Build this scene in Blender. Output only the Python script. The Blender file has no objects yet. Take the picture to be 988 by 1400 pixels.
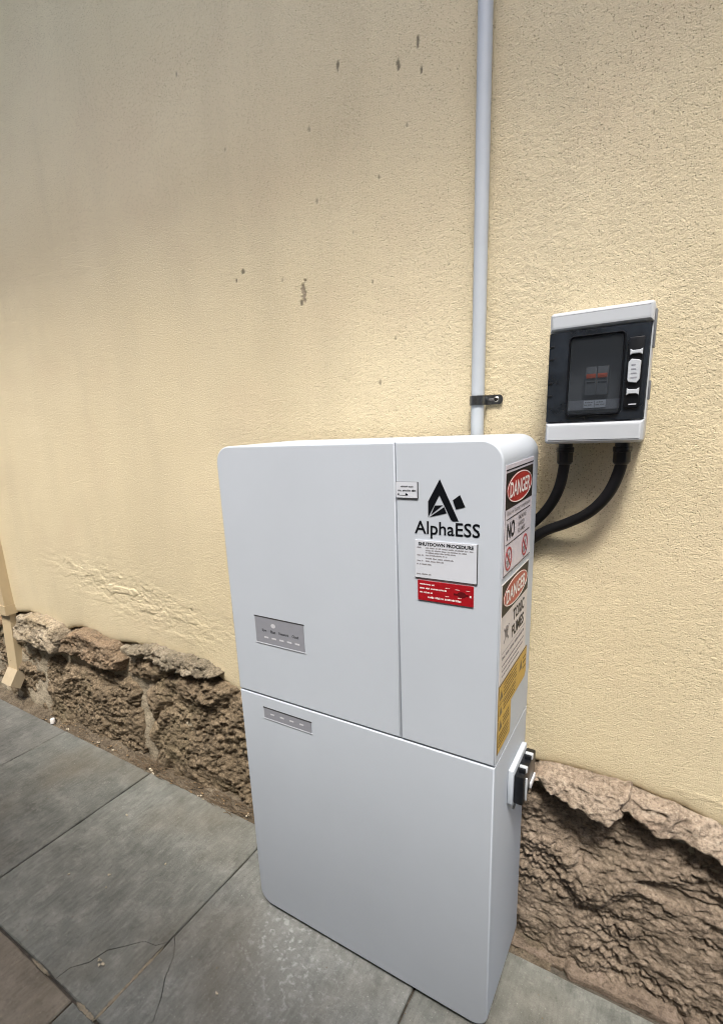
import bpy, bmesh, math, random
import numpy as np
from mathutils import Vector, Matrix, Euler

random.seed(7)
RNG = np.random.default_rng(11)
scene = bpy.context.scene
COL = scene.collection

# ------------------------------------------------------------------ camera
cam_data = bpy.data.cameras.new('camera')
cam = bpy.data.objects.new('camera', cam_data)
COL.objects.link(cam)
_r = Vector((0.84026, 0.53997, -0.04889))
_u = Vector((-0.09236, 0.23140, 0.96846))
_f = Vector((-0.53425, 0.80925, -0.24431))
_m = Matrix.Identity(4)
for i in range(3):
    _m[i][0], _m[i][1], _m[i][2] = _r[i], _u[i], -_f[i]
_m.translation = Vector((0.8257, -0.8023, 1.2429))
cam.matrix_world = _m
cam_data.sensor_fit = 'HORIZONTAL'
cam_data.sensor_width = 36.0
cam_data.lens = 702.87 / 988 * 36.0
cam_data.shift_x = 34.85 / 988
cam_data.shift_y = 55.70 / 988
cam_data.clip_start = 0.02
cam_data.clip_end = 400
scene.camera = cam

# ------------------------------------------------------------------ light
SUN_DIR = Vector((-0.034, 0.09, -0.18)).normalized()      # direction the light travels
world = bpy.data.worlds.new('World')
scene.world = world
world.use_nodes = True
wn = world.node_tree.nodes
wl = world.node_tree.links
bg = wn['Background']
sky = wn.new('ShaderNodeTexSky')
sky.sky_type = 'NISHITA'
sky.sun_disc = False
sky.sun_elevation = math.asin(-SUN_DIR.z)
sky.sun_rotation = math.atan2(-SUN_DIR.x, -SUN_DIR.y)
sky.air_density = 1.0
sky.dust_density = 4.0
sky.ozone_density = 0.6
wl.new(sky.outputs[0], bg.inputs[0])
bg.inputs[1].default_value = 0.15
sun_data = bpy.data.lights.new('sun', 'SUN')
sun_data.energy = 1.4
sun_data.angle = math.radians(10.5)
sun_data.color = (1.0, 0.965, 0.90)
sun = bpy.data.objects.new('sun', sun_data)
COL.objects.link(sun)
sun.location = (0.8, -2, 5)
sun.rotation_euler = SUN_DIR.to_track_quat('-Z', 'Y').to_euler()

scene.view_settings.view_transform = 'Standard'
scene.view_settings.look = 'None'
scene.view_settings.gamma = 1.0
scene.view_settings.use_curve_mapping = False
scene.view_settings.exposure = 1.66
scene.render.engine = 'CYCLES'
scene.cycles.use_denoising = True
scene.cycles.filter_width = 1.05
scene.cycles.max_bounces = 6

# ------------------------------------------------------------------ noise
_T = RNG.random((64, 64, 64)).astype(np.float32)

def vnoise(x, y, z):
    x, y, z = np.broadcast_arrays(np.asarray(x, float), np.asarray(y, float), np.asarray(z, float))
    xi, yi, zi = np.floor(x).astype(int), np.floor(y).astype(int), np.floor(z).astype(int)
    fx, fy, fz = x - xi, y - yi, z - zi
    fx = fx * fx * fx * (fx * (fx * 6 - 15) + 10)
    fy = fy * fy * fy * (fy * (fy * 6 - 15) + 10)
    fz = fz * fz * fz * (fz * (fz * 6 - 15) + 10)
    a, b = xi & 63, (xi + 1) & 63
    c, d = yi & 63, (yi + 1) & 63
    e, f = zi & 63, (zi + 1) & 63
    def lerp(p, q, t): return p + (q - p) * t
    v0 = lerp(lerp(_T[a, c, e], _T[b, c, e], fx), lerp(_T[a, d, e], _T[b, d, e], fx), fy)
    v1 = lerp(lerp(_T[a, c, f], _T[b, c, f], fx), lerp(_T[a, d, f], _T[b, d, f], fx), fy)
    return lerp(v0, v1, fz) * 2 - 1

def fbm(x, y, z, octs=4, gain=0.5):
    s, a, f = 0.0, 1.0, 1.0
    for k in range(octs):
        s = s + a * vnoise(x * f + 17.3 * k, y * f + 5.1 * k, z * f + 9.7 * k)
        a *= gain
        f *= 2.03
    return s

def ridged(x, y, z, octs=4):
    s, a, f = 0.0, 1.0, 1.0
    for k in range(octs):
        s = s + a * (1 - np.abs(vnoise(x * f + 3.3 * k, y * f + 8.1 * k, z * f + 1.7 * k)) * 2)
        a *= 0.5
        f *= 2.1
    return s

def sstep(a, b, t):
    t = np.clip((t - a) / (b - a), 0, 1)
    return t * t * (3 - 2 * t)

# ------------------------------------------------------------------ helpers
def put(o, parent=None):
    COL.objects.link(o)
    if parent is not None:
        o.parent = parent
    return o

def tag(o, label=None, cat=None, group=None, kind=None):
    if label: o['label'] = label
    if cat: o['category'] = cat
    if group: o['group'] = group
    if kind: o['kind'] = kind
    return o

def empty(name, loc=(0, 0, 0)):
    o = bpy.data.objects.new(name, None)
    o.empty_display_size = 0.05
    o.location = loc
    return put(o)

def from_np(name, co, quads, mat, parent=None, smooth=True, attrs=None):
    me = bpy.data.meshes.new(name)
    n, m = len(co), len(quads)
    me.vertices.add(n)
    me.vertices.foreach_set('co', np.asarray(co, np.float32).ravel())
    me.loops.add(m * 4)
    me.loops.foreach_set('vertex_index', np.asarray(quads, np.int32).ravel())
    me.polygons.add(m)
    me.polygons.foreach_set('loop_start', np.arange(0, m * 4, 4, dtype=np.int32))
    me.polygons.foreach_set('loop_total', np.full(m, 4, np.int32))
    me.polygons.foreach_set('use_smooth', np.full(m, smooth, bool))
    if attrs:
        for k, v in attrs.items():
            at = me.attributes.new(k, 'FLOAT', 'POINT')
            at.data.foreach_set('value', np.asarray(v, np.float32))
    me.materials.append(mat)
    me.update()
    me.validate()
    o = bpy.data.objects.new(name, me)
    return put(o, parent)

def mesh(name, verts, faces, mat, parent=None, smooth=None):
    me = bpy.data.meshes.new(name)
    me.from_pydata([tuple(v) for v in verts], [], faces)
    me.materials.append(mat)
    me.update()
    bm = bmesh.new(); bm.from_mesh(me)
    bmesh.ops.recalc_face_normals(bm, faces=bm.faces)
    bm.to_mesh(me); bm.free()
    if smooth is not None:
        me.shade_smooth()
        me.set_sharp_from_angle(angle=math.radians(smooth))
        for p in me.polygons:
            if len(p.vertices) > 4: p.use_smooth = False
    o = bpy.data.objects.new(name, me)
    return put(o, parent)

def from_bm(name, bm, mat, parent=None, smooth=None):
    me = bpy.data.meshes.new(name)
    bmesh.ops.recalc_face_normals(bm, faces=bm.faces)
    bm.to_mesh(me); bm.free()
    me.materials.append(mat)
    if smooth is not None:
        me.shade_smooth()
        me.set_sharp_from_angle(angle=math.radians(smooth))
    o = bpy.data.objects.new(name, me)
    return put(o, parent)

def bm_box(bm, a, b, bevel=0.0, seg=2):
    a, b = Vector(a), Vector(b)
    r = bmesh.ops.create_cube(bm, size=1.0)
    vs = r['verts']
    for v in vs:
        v.co = Vector(((v.co.x + .5) * (b.x - a.x) + a.x, (v.co.y + .5) * (b.y - a.y) + a.y, (v.co.z + .5) * (b.z - a.z) + a.z))
    if bevel > 0:
        es = list({e for v in vs for e in v.link_edges})
        bmesh.ops.bevel(bm, geom=es, offset=bevel, segments=seg, profile=0.5, affect='EDGES')

def box(name, a, b, mat, parent=None, bevel=0.0, seg=2):
    bm = bmesh.new()
    bm_box(bm, a, b, bevel, seg)
    return from_bm(name, bm, mat, parent, 40 if bevel else None)

def rounded_rect(x0, x1, z0, z1, rad, n=8):
    """outline in xz, counter-clockwise; rad = (bl, br, tr, tl)"""
    out = []
    for (cx, cz, r, a0) in ((x0, z0, rad[0], 180), (x1, z0, rad[1], 270), (x1, z1, rad[2], 0), (x0, z1, rad[3], 90)):
        if r <= 0:
            out.append((cx, cz)); continue
        ox = cx + (r if cx == x0 else -r)
        oz = cz + (r if cz == z0 else -r)
        for k in range(n + 1):
            a = math.radians(a0 + 90 * k / n)
            out.append((ox + r * math.cos(a), oz + r * math.sin(a)))
    return out

def inset(poly, d):
    n = len(poly)
    out = []
    for i in range(n):
        p0, p1, p2 = (Vector(poly[i - 1]), Vector(poly[i]), Vector(poly[(i + 1) % n]))
        e1, e2 = (p1 - p0), (p2 - p1)
        if e1.length < 1e-9: e1 = e2
        if e2.length < 1e-9: e2 = e1
        e1.normalize(); e2.normalize()
        n1, n2 = Vector((-e1.y, e1.x)), Vector((-e2.y, e2.x))
        b = (n1 + n2)
        if b.length < 1e-6: b = n1
        b.normalize()
        k = max(0.5, b.dot(n1))
        q = p1 + b * (d / k)
        out.append((q.x, q.y))
    return out

def prism(name, outline, levels, mat, parent=None, smooth=35, axis='y', cap=(True, True)):
    """levels: list of (coordinate along axis, inset)"""
    vs, fs = [], []
    n = len(outline)
    for (c, d) in levels:
        pl = inset(outline, d) if abs(d) > 1e-9 else outline
        for (u, v) in pl:
            if axis == 'y': vs.append((u, c, v))
            elif axis == 'x': vs.append((c, u, v))
            else: vs.append((u, v, c))
    for l in range(len(levels) - 1):
        for i in range(n):
            j = (i + 1) % n
            fs.append((l * n + i, l * n + j, (l + 1) * n + j, (l + 1) * n + i))
    if cap[0]: fs.append(tuple(range(n)))
    if cap[1]: fs.append(tuple((len(levels) - 1) * n + i for i in range(n)))
    return mesh(name, vs, fs, mat, parent, smooth)

def bez(levels_from, depth, bev, seg=3):
    return [(levels_from + bev * (1 - math.cos(math.pi / 2 * k / seg)), bev * (1 - math.sin(math.pi / 2 * k / seg))) for k in range(seg + 1)]

def tube(name, pts, rad, mat, parent=None, nseg=16, sub=6, radf=None):
    P = [Vector(p) for p in pts]
    path = []
    for i in range(len(P) - 1):
        p0 = P[max(i - 1, 0)]; p1 = P[i]; p2 = P[i + 1]; p3 = P[min(i + 2, len(P) - 1)]
        for k in range(sub):
            t = k / sub
            path.append(0.5 * ((2 * p1) + (-p0 + p2) * t + (2 * p0 - 5 * p1 + 4 * p2 - p3) * t * t + (-p0 + 3 * p1 - 3 * p2 + p3) * t ** 3))
    path.append(P[-1])
    vs, fs = [], []
    prev = None
    for i, q in enumerate(path):
        tan = (path[min(i + 1, len(path) - 1)] - path[max(i - 1, 0)]).normalized()
        if prev is None:
            ref = Vector((0, 1, 0)) if abs(tan.y) < .9 else Vector((1, 0, 0))
            nrm = tan.cross(ref).normalized()
        else:
            nrm = (prev - tan * prev.dot(tan)).normalized()
        prev = nrm
        bn = tan.cross(nrm)
        r = rad if radf is None else radf(i / (len(path) - 1))
        for k in range(nseg):
            a = 2 * math.pi * k / nseg
            vs.append(q + nrm * (r * math.cos(a)) + bn * (r * math.sin(a)))
    for i in range(len(path) - 1):
        for k in range(nseg):
            k2 = (k + 1) % nseg
            fs.append((i * nseg + k, i * nseg + k2, (i + 1) * nseg + k2, (i + 1) * nseg + k))
    fs.append(tuple(range(nseg)))
    fs.append(tuple((len(path) - 1) * nseg + k for k in range(nseg)))
    return mesh(name, vs, fs, mat, parent, 50)

# ------------------------------------------------------------------ materials
def new_mat(name):
    m = bpy.data.materials.new(name)
    m.use_nodes = True
    nt = m.node_tree
    return m, nt, nt.nodes['Principled BSDF']

def N(nt, t, **kw):
    n = nt.nodes.new(t)
    for k, v in kw.items():
        if k in n.inputs: n.inputs[k].default_value = v
        else: setattr(n, k, v)
    return n

def coords(nt, scale=(1, 1, 1)):
    tc = N(nt, 'ShaderNodeTexCoord')
    mp = N(nt, 'ShaderNodeMapping')
    mp.inputs['Scale'].default_value = scale
    nt.links.new(tc.outputs['Object'], mp.inputs['Vector'])
    return mp.outputs[0]

def noise(nt, vec, scale, detail=4, rough=0.55, dist=0.0):
    n = N(nt, 'ShaderNodeTexNoise')
    n.inputs['Scale'].default_value = scale
    n.inputs['Detail'].default_value = detail
    n.inputs['Roughness'].default_value = rough
    n.inputs['Distortion'].default_value = dist
    nt.links.new(vec, n.inputs['Vector'])
    return n.outputs['Fac']

def ramp(nt, fac, stops, interp='LINEAR'):
    r = N(nt, 'ShaderNodeValToRGB')
    cr = r.color_ramp
    cr.interpolation = interp
    while len(cr.elements) < len(stops): cr.elements.new(0.5)
    for e, (p, c) in zip(cr.elements, stops):
        e.position = p
        e.color = (c[0], c[1], c[2], 1) if not isinstance(c, (int, float)) else (c, c, c, 1)
    nt.links.new(fac, r.inputs[0])
    return r.outputs[0]

# ShaderNodeMix has same-named sockets per type: pick the colour ones explicitly
def mix(nt, fac, a, b, mode='MIX'):
    m = nt.nodes.new('ShaderNodeMix')
    m.data_type = 'RGBA'
    m.blend_type = mode
    ia, ib, fo = m.inputs[6], m.inputs[7], m.inputs[0]
    for sock, v in ((fo, fac), (ia, a), (ib, b)):
        if isinstance(v, bpy.types.NodeSocket): nt.links.new(v, sock)
        elif isinstance(v, (int, float)): sock.default_value = v
        else: sock.default_value = (v[0], v[1], v[2], 1)
    return m.outputs[2]

def bump(nt, bsdf, h, strength, dist, prev=None):
    b = N(nt, 'ShaderNodeBump')
    b.inputs['Strength'].default_value = strength
    b.inputs['Distance'].default_value = dist
    nt.links.new(h, b.inputs['Height'])
    if prev is not None: nt.links.new(prev, b.inputs['Normal'])
    nt.links.new(b.outputs[0], bsdf.inputs['Normal'])
    return b.outputs[0]

def attr(nt, name):
    a = N(nt, 'ShaderNodeAttribute')
    a.attribute_name = name
    return a.outputs['Fac']

def plain(name, col, rough=0.5, metal=0.0, spec=0.5, var=0.06, nscale=40, bstr=0.0, bscale=400, bdist=0.0004):
    m, nt, b = new_mat(name)
    v = coords(nt)
    n = noise(nt, v, nscale, 5, 0.6)
    lo = tuple(c * (1 - var) for c in col); hi = tuple(min(1, c * (1 + var)) for c in col)
    nt.links.new(ramp(nt, n, [(0.3, lo), (0.7, hi)]), b.inputs['Base Color'])
    b.inputs['Roughness'].default_value = rough
    b.inputs['Metallic'].default_value = metal
    b.inputs['Specular IOR Level'].default_value = spec
    if bstr > 0: bump(nt, b, noise(nt, v, bscale, 3, 0.5), bstr, bdist)
    return m

def make_plaster():
    m, nt, b = new_mat('cream_render')
    v = coords(nt)
    vs = coords(nt, (1.0, 1.0, 0.16))
    big = noise(nt, v, 1.7, 4, 0.55)
    streak = noise(nt, vs, 5.5, 5, 0.6, 0.4)
    fine = noise(nt, v, 340, 3, 0.7)
    speck = noise(nt, v, 360, 3, 0.7)
    patch = noise(nt, v, 3.2, 3, 0.6)
    c = ramp(nt, big, [(0.28, (0.63, 0.545, 0.362)), (0.72, (0.69, 0.605, 0.418))])
    c = mix(nt, ramp(nt, streak, [(0.46, 0.0), (0.74, 0.55)]), c, (0.53, 0.46, 0.315))
    c = mix(nt, ramp(nt, patch, [(0.52, 0.0), (0.72, 0.4)]), c, (0.61, 0.50, 0.345))
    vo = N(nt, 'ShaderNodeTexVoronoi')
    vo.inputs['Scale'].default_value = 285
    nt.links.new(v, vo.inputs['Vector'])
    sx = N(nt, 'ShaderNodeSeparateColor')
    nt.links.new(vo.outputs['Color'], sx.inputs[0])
    pit_shade_dots = mix(nt, 1.0, ramp(nt, vo.outputs['Distance'], [(0.14, 1.0), (0.42, 0.0)]), ramp(nt, sx.outputs[0], [(0.30, 0.0), (0.85, 1.0)]), 'MULTIPLY')  # dark grain specks; they also paint the pits' self-shadow into the colour
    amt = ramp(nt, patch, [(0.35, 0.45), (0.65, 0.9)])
    c = mix(nt, mix(nt, 1.0, pit_shade_dots, amt, 'MULTIPLY'), c, (0.25, 0.20, 0.125))
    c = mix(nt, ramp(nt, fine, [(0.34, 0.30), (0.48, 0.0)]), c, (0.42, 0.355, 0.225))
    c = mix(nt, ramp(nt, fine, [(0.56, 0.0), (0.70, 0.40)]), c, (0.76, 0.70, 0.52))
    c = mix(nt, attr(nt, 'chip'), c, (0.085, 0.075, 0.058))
    c = mix(nt, attr(nt, 'bare'), c, (0.30, 0.25, 0.18))
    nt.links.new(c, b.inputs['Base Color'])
    b.inputs['Roughness'].default_value = 0.9
    b.inputs['Specular IOR Level'].default_value = 0.2
    p = bump(nt, b, fine, 1.0, 0.0026)
    inv = ramp(nt, pit_shade_dots, [(0.0, 1.0), (1.0, 0.0)])
    bump(nt, b, inv, 1.0, 0.0009, p)
    return m

def make_stone(name, cols, dark, pale, accent):
    m, nt, b = new_mat(name)
    oi = N(nt, 'ShaderNodeObjectInfo')
    v = coords(nt)
    va = coords(nt, (0.8, 1.0, 2.4))
    n1 = noise(nt, v, 9, 5, 0.6, 0.5)
    n2 = noise(nt, va, 38, 6, 0.7, 0.6)
    n3 = noise(nt, v, 160, 5, 0.75)
    n4 = noise(nt, v, 5.0, 4, 0.6)
    c = ramp(nt, n1, [(0.28, cols[0]), (0.5, cols[1]), (0.72, cols[2])])
    c = mix(nt, ramp(nt, n2, [(0.32, 0.75), (0.52, 0.0)]), c, dark)
    c = mix(nt, ramp(nt, n2, [(0.56, 0.0), (0.78, 0.6)]), c, pale)
    c = mix(nt, ramp(nt, n4, [(0.52, 0.0), (0.66, 0.55)]), c, accent)
    c = mix(nt, ramp(nt, n3, [(0.32, 0.85), (0.5, 0.0)]), c, dark)
    c = mix(nt, ramp(nt, n3, [(0.56, 0.0), (0.70, 0.6)]), c, pale)
    nt.links.new(c, b.inputs['Base Color'])
    b.inputs['Roughness'].default_value = 0.92
    b.inputs['Specular IOR Level'].default_value = 0.2
    p = bump(nt, b, n2, 0.35, 0.006)
    bump(nt, b, n3, 1.0, 0.004, p)
    return m

def make_paver(name, c0, c1, pale, scuff=None, stain=0.5):
    m, nt, b = new_mat(name)
    v = coords(nt)
    vb = coords(nt, (5.0, 0.8, 1.0))
    n1 = noise(nt, v, 4.5, 5, 0.65, 0.4)
    n2 = noise(nt, vb, 20, 6, 0.72, 0.3)
    n3 = noise(nt, v, 240, 3, 0.65)
    n4 = noise(nt, v, 30, 6, 0.75)
    n5 = noise(nt, v, 2.3, 3, 0.5)
    n6 = noise(nt, v, 13, 6, 0.72, 0.0)
    dk = tuple(k * 0.55 for k in c0)
    c = ramp(nt, n1, [(0.3, c0), (0.7, c1)])
    c = mix(nt, ramp(nt, n2, [(0.34, 0.4), (0.52, 0.0)]), c, dk)
    c = mix(nt, ramp(nt, n2, [(0.55, 0.0), (0.72, 0.4)]), c, pale)
    c = mix(nt, ramp(nt, n6, [(0.52, 0.0), (0.70, 0.5)]), c, pale)
    c = mix(nt, ramp(nt, n6, [(0.30, 0.7), (0.48, 0.0)]), c, dk)
    c = mix(nt, ramp(nt, n4, [(0.56, 0.0), (0.72, 0.45)]), c, pale)
    c = mix(nt, ramp(nt, n4, [(0.28, 0.5), (0.42, 0.0)]), c, dk)
    c = mix(nt, ramp(nt, n5, [(0.5, 0.0), (0.7, stain)]), c, (0.135, 0.115, 0.08))
    c = mix(nt, ramp(nt, n3, [(0.64, 0.0), (0.74, 0.6)]), c, tuple(k * 1.5 for k in pale))
    c = mix(nt, ramp(nt, n3, [(0.28, 0.6), (0.38, 0.0)]), c, dk)
    if scuff:
        tc = N(nt, 'ShaderNodeTexCoord')
        for (cx, cy, rr, amt) in scuff:
            d = N(nt, 'ShaderNodeVectorMath', operation='DISTANCE')
            nt.links.new(tc.outputs['Object'], d.inputs[0])
            d.inputs[1].default_value = (cx, cy, 0)
            near = ramp(nt, d.outputs['Value'], [(0.0, 1.0), (rr, 0.0)])
            sp = ramp(nt, noise(nt, v, 70, 5, 0.7, 0.2), [(0.54, 0.0), (0.66, 1.0)])
            f = mix(nt, 1.0, near, sp, 'MULTIPLY')
            f = mix(nt, 1.0, f, (amt, amt, amt), 'MULTIPLY')
            c = mix(nt, f, c, (0.55, 0.56, 0.54))
            f2 = mix(nt, 1.0, near, (amt * .35, amt * .35, amt * .35), 'MULTIPLY')
            c = mix(nt, f2, c, (0.30, 0.31, 0.29))
    nt.links.new(c, b.inputs['Base Color'])
    nt.links.new(ramp(nt, n1, [(0.3, 0.6), (0.7, 0.8)]), b.inputs['Roughness'])
    b.inputs['Specular IOR Level'].default_value = 0.35
    p = bump(nt, b, n2, 0.3, 0.004)
    p = bump(nt, b, n4, 0.5, 0.005, p)
    bump(nt, b, n3, 0.5, 0.0014, p)
    return m

def make_glass():
    m, nt, b = new_mat('smoked_polycarbonate')
    out = nt.nodes['Material Output']
    b.inputs['Base Color'].default_value = (0.06, 0.068, 0.078, 1)
    b.inputs['Roughness'].default_value = 0.12
    n = noise(nt, coords(nt), 14, 3, 0.5)
    bump(nt, b, n, 0.25, 0.002)
    tr = N(nt, 'ShaderNodeBsdfTransparent')
    tr.inputs[0].default_value = (0.78, 0.80, 0.82, 1)
    ms = N(nt, 'ShaderNodeMixShader')
    ms.inputs[0].default_value = 0.2
    nt.links.new(tr.outputs[0], ms.inputs[1])
    nt.links.new(b.outputs[0], ms.inputs[2])
    nt.links.new(ms.outputs[0], out.inputs[0])
    return m

M = {}
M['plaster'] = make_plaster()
M['stoneL'] = make_stone('weathered_sandstone_brown', [(0.13, 0.100, 0.066), (0.20, 0.153, 0.100), (0.275, 0.212, 0.142)], (0.030, 0.022, 0.014), (0.42, 0.345, 0.245), (0.16, 0.135, 0.080))
M['stoneCap'] = make_stone('sandstone_cap_brown', [(0.20, 0.160, 0.112), (0.29, 0.225, 0.150), (0.35, 0.29, 0.215)], (0.042, 0.032, 0.022), (0.52, 0.46, 0.36), (0.30, 0.185, 0.098))
M['stoneA'] = make_stone('sandstone_cap_tan', [(0.26, 0.215, 0.155), (0.36, 0.30, 0.215), (0.42, 0.36, 0.27)], (0.05, 0.038, 0.026), (0.58, 0.52, 0.41), (0.33, 0.26, 0.16))
M['stoneB'] = make_stone('sandstone_cap_orange', [(0.15, 0.118, 0.082), (0.23, 0.168, 0.110), (0.29, 0.205, 0.130)], (0.035, 0.026, 0.018), (0.44, 0.37, 0.28), (0.30, 0.185, 0.105))
M['stoneC'] = make_stone('sandstone_cap_grey', [(0.17, 0.145, 0.105), (0.25, 0.21, 0.15), (0.36, 0.31, 0.24)], (0.030, 0.026, 0.020), (0.52, 0.47, 0.38), (0.15, 0.135, 0.10))
M['stoneR'] = make_stone('sandstone_pinkish', [(0.165, 0.130, 0.096), (0.23, 0.182, 0.136), (0.29, 0.23, 0.175)], (0.05, 0.038, 0.028), (0.44, 0.37, 0.29), (0.19, 0.155, 0.105))
M['stoneCapR'] = make_stone('sandstone_cap_pink', [(0.23, 0.182, 0.138), (0.32, 0.258, 0.198), (0.41, 0.345, 0.275)], (0.065, 0.048, 0.035), (0.58, 0.52, 0.42), (0.33, 0.235, 0.175))
M['mortar'] = make_stone('lime_mortar', [(0.27, 0.23, 0.17), (0.35, 0.30, 0.22), (0.42, 0.37, 0.28)], (0.10, 0.08, 0.055), (0.50, 0.45, 0.36), (0.24, 0.21, 0.14))
M['soil'] = make_stone('dry_soil', [(0.10, 0.08, 0.055), (0.15, 0.12, 0.085), (0.20, 0.165, 0.12)], (0.035, 0.028, 0.02), (0.30, 0.26, 0.19), (0.13, 0.10, 0.065))
M['skirt'] = make_stone('old_mortar_skirt', [(0.15, 0.115, 0.085), (0.21, 0.165, 0.125), (0.27, 0.21, 0.165)], (0.07, 0.052, 0.038), (0.36, 0.29, 0.24), (0.14, 0.11, 0.075))
M['joint'] = plain('pale_joint_mortar', (0.27, 0.235, 0.17), 0.9, var=0.3, nscale=110)
M['bedding'] = plain('joint_sand', (0.075, 0.065, 0.05), 0.95, var=0.5, nscale=120)
M['pav_a'] = make_paver('bluestone_green_grey', (0.160, 0.168, 0.150), (0.230, 0.238, 0.214), (0.35, 0.352, 0.315))
M['pav_b'] = make_paver('bluestone_scuffed', (0.175, 0.183, 0.167), (0.245, 0.254, 0.234), (0.38, 0.385, 0.355), scuff=[(0.10, -0.045, 0.13, 0.95), (0.22, -0.05, 0.15, 0.55), (0.17, -0.16, 0.12, 0.5)])
M['pav_c'] = make_paver('bluestone_brownish', (0.18, 0.155, 0.118), (0.25, 0.22, 0.175), (0.34, 0.305, 0.25), stain=0.65)
M['pav_e'] = make_paver('bluestone_dull', (0.135, 0.142, 0.126), (0.195, 0.202, 0.182), (0.31, 0.31, 0.275), stain=0.6)
M['pav_d'] = make_paver('bluestone_dark', (0.125, 0.128, 0.116), (0.185, 0.188, 0.170), (0.29, 0.285, 0.26), stain=0.3)
M['cabinet'] = plain('powder_coat_white_grey', (0.435, 0.478, 0.530), 0.6, spec=0.2, var=0.025, nscale=4, bstr=0.12, bscale=900, bdist=0.0003)
M['dark_gap'] = plain('shadow_gap_plastic', (0.03, 0.03, 0.032), 0.7)
M['panel'] = plain('grey_display_film', (0.24, 0.25, 0.28), 0.35, var=0.04)
M['panel_light'] = plain('pale_indicator', (0.52, 0.53, 0.56), 0.4)
M['ink'] = plain('black_ink', (0.004, 0.005, 0.007), 0.45, spec=0.12)
M['white_ink'] = plain('white_ink', (0.72, 0.70, 0.68), 0.5)
M['red_ink'] = plain('red_ink', (0.36, 0.018, 0.014), 0.4)
M['red_brown'] = plain('faded_red_ink', (0.33, 0.040, 0.026), 0.4)
M['rose_ink'] = plain('prohibition_red', (0.34, 0.035, 0.05), 0.5)
M['red_label'] = plain('red_engraved_label', (0.30, 0.005, 0.011), 0.35)
M['dark_red'] = plain('dark_red_print', (0.09, 0.006, 0.008), 0.4, spec=0.2)
M['white_label'] = plain('white_engraved_label', (0.52, 0.55, 0.60), 0.35, var=0.02)
M['sign_white'] = plain('sign_plate_white', (0.55, 0.52, 0.57), 0.5, var=0.04)
M['sign_black'] = plain('sign_plate_black', (0.017, 0.015, 0.014), 0.45, spec=0.12)
M['sign_grey'] = plain('sign_plate_greyish', (0.53, 0.50, 0.49), 0.5, var=0.04)
M['yellow'] = plain('yellow_label', (0.44, 0.28, 0.045), 0.5, var=0.08)
M['dim_ink'] = plain('brown_black_print', (0.10, 0.07, 0.02), 0.5)
M['grey_ink'] = plain('grey_print', (0.16, 0.15, 0.16), 0.5)
M['box_white'] = plain('white_abs_plastic', (0.42, 0.45, 0.48), 0.3, var=0.015)
M['box_in'] = plain('grey_interior', (0.11, 0.118, 0.128), 0.6)
M['door'] = plain('dark_smoked_door', (0.014, 0.018, 0.024), 0.2, spec=0.5, var=0.5, nscale=25)
M['smoke'] = make_glass()
M['black_plastic'] = plain('black_plastic', (0.007, 0.008, 0.010), 0.3, spec=0.3)
M['black_rubber'] = plain('black_conduit', (0.005, 0.005, 0.006), 0.5, spec=0.22)
M['breaker'] = plain('breaker_grey', (0.13, 0.14, 0.15), 0.5)
M['orange'] = plain('orange_toggle', (0.50, 0.075, 0.02), 0.4)
M['conduit'] = plain('grey_pvc', (0.42, 0.46, 0.495), 0.42, var=0.03, nscale=14)
M['zinc'] = plain('zinc_plated_steel', (0.20, 0.21, 0.22), 0.28, metal=1.0, var=0.2, nscale=160)
M['chrome'] = plain('bright_screw', (0.75, 0.75, 0.75), 0.25, metal=1.0)
M['dp'] = plain('cream_painted_metal', (0.50, 0.40, 0.25), 0.5, var=0.06, nscale=9)
M['dp_light'] = plain('cream_painted_shoe', (0.45, 0.37, 0.25), 0.5)
M['white_cap'] = plain('white_plastic', (0.72, 0.70, 0.66), 0.45)
M['twig'] = plain('dry_twig', (0.12, 0.085, 0.05), 0.9, var=0.3, nscale=90)
M['leaf'] = plain('dry_leaf', (0.20, 0.135, 0.07), 0.85, var=0.5, nscale=60)
M['flake'] = plain('fallen_paint_flake', (0.55, 0.48, 0.36), 0.8, var=0.2, nscale=80)
M['soffit'] = plain('painted_soffit', (0.55, 0.50, 0.42), 0.7)
M['shade_wall'] = plain('grey_shade_wall_render', (0.30, 0.29, 0.27), 0.9, var=0.15, nscale=6)
M['ground'] = plain('bare_ground', (0.16, 0.13, 0.10), 0.95, var=0.3, nscale=8)

WY = 0.275          # face of the render
GZ = -0.012         # top of the paving

# ================================================================== ground and paving
bm = bmesh.new()
bmesh.ops.create_grid(bm, x_segments=2, y_segments=2, size=60)
for v in bm.verts: v.co.z = GZ - 0.06
tag(from_bm('ground', bm, M['ground']), kind='structure')

pavement = box('pavement', (-4.2, -1.29, GZ - 0.055), (3.4, 0.30, GZ - 0.008), M['bedding'])
tag(pavement, kind='structure')

def rough_edge(poly, step=0.035, amp=0.0011, seed=0):
    rnd = random.Random(seed)
    out = []
    n = len(poly)
    for i in range(n):
        a, b = Vector(poly[i]), Vector(poly[(i + 1) % n])
        L = (b - a).length
        k = max(1, int(L / step))
        nrm = Vector((-(b - a).y, (b - a).x)).normalized()
        for j in range(k):
            p = a.lerp(b, j / k)
            if j: p = p + nrm * rnd.uniform(-amp, amp)
            out.append((p.x, p.y))
    return out

def seg_d(p, a, b):
    p, a, b = Vector(p), Vector(a), Vector(b)
    t = max(0.0, min(1.0, (p - a).dot(b - a) / max(1e-9, (b - a).length_squared)))
    return (p - a.lerp(b, t)).length

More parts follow.
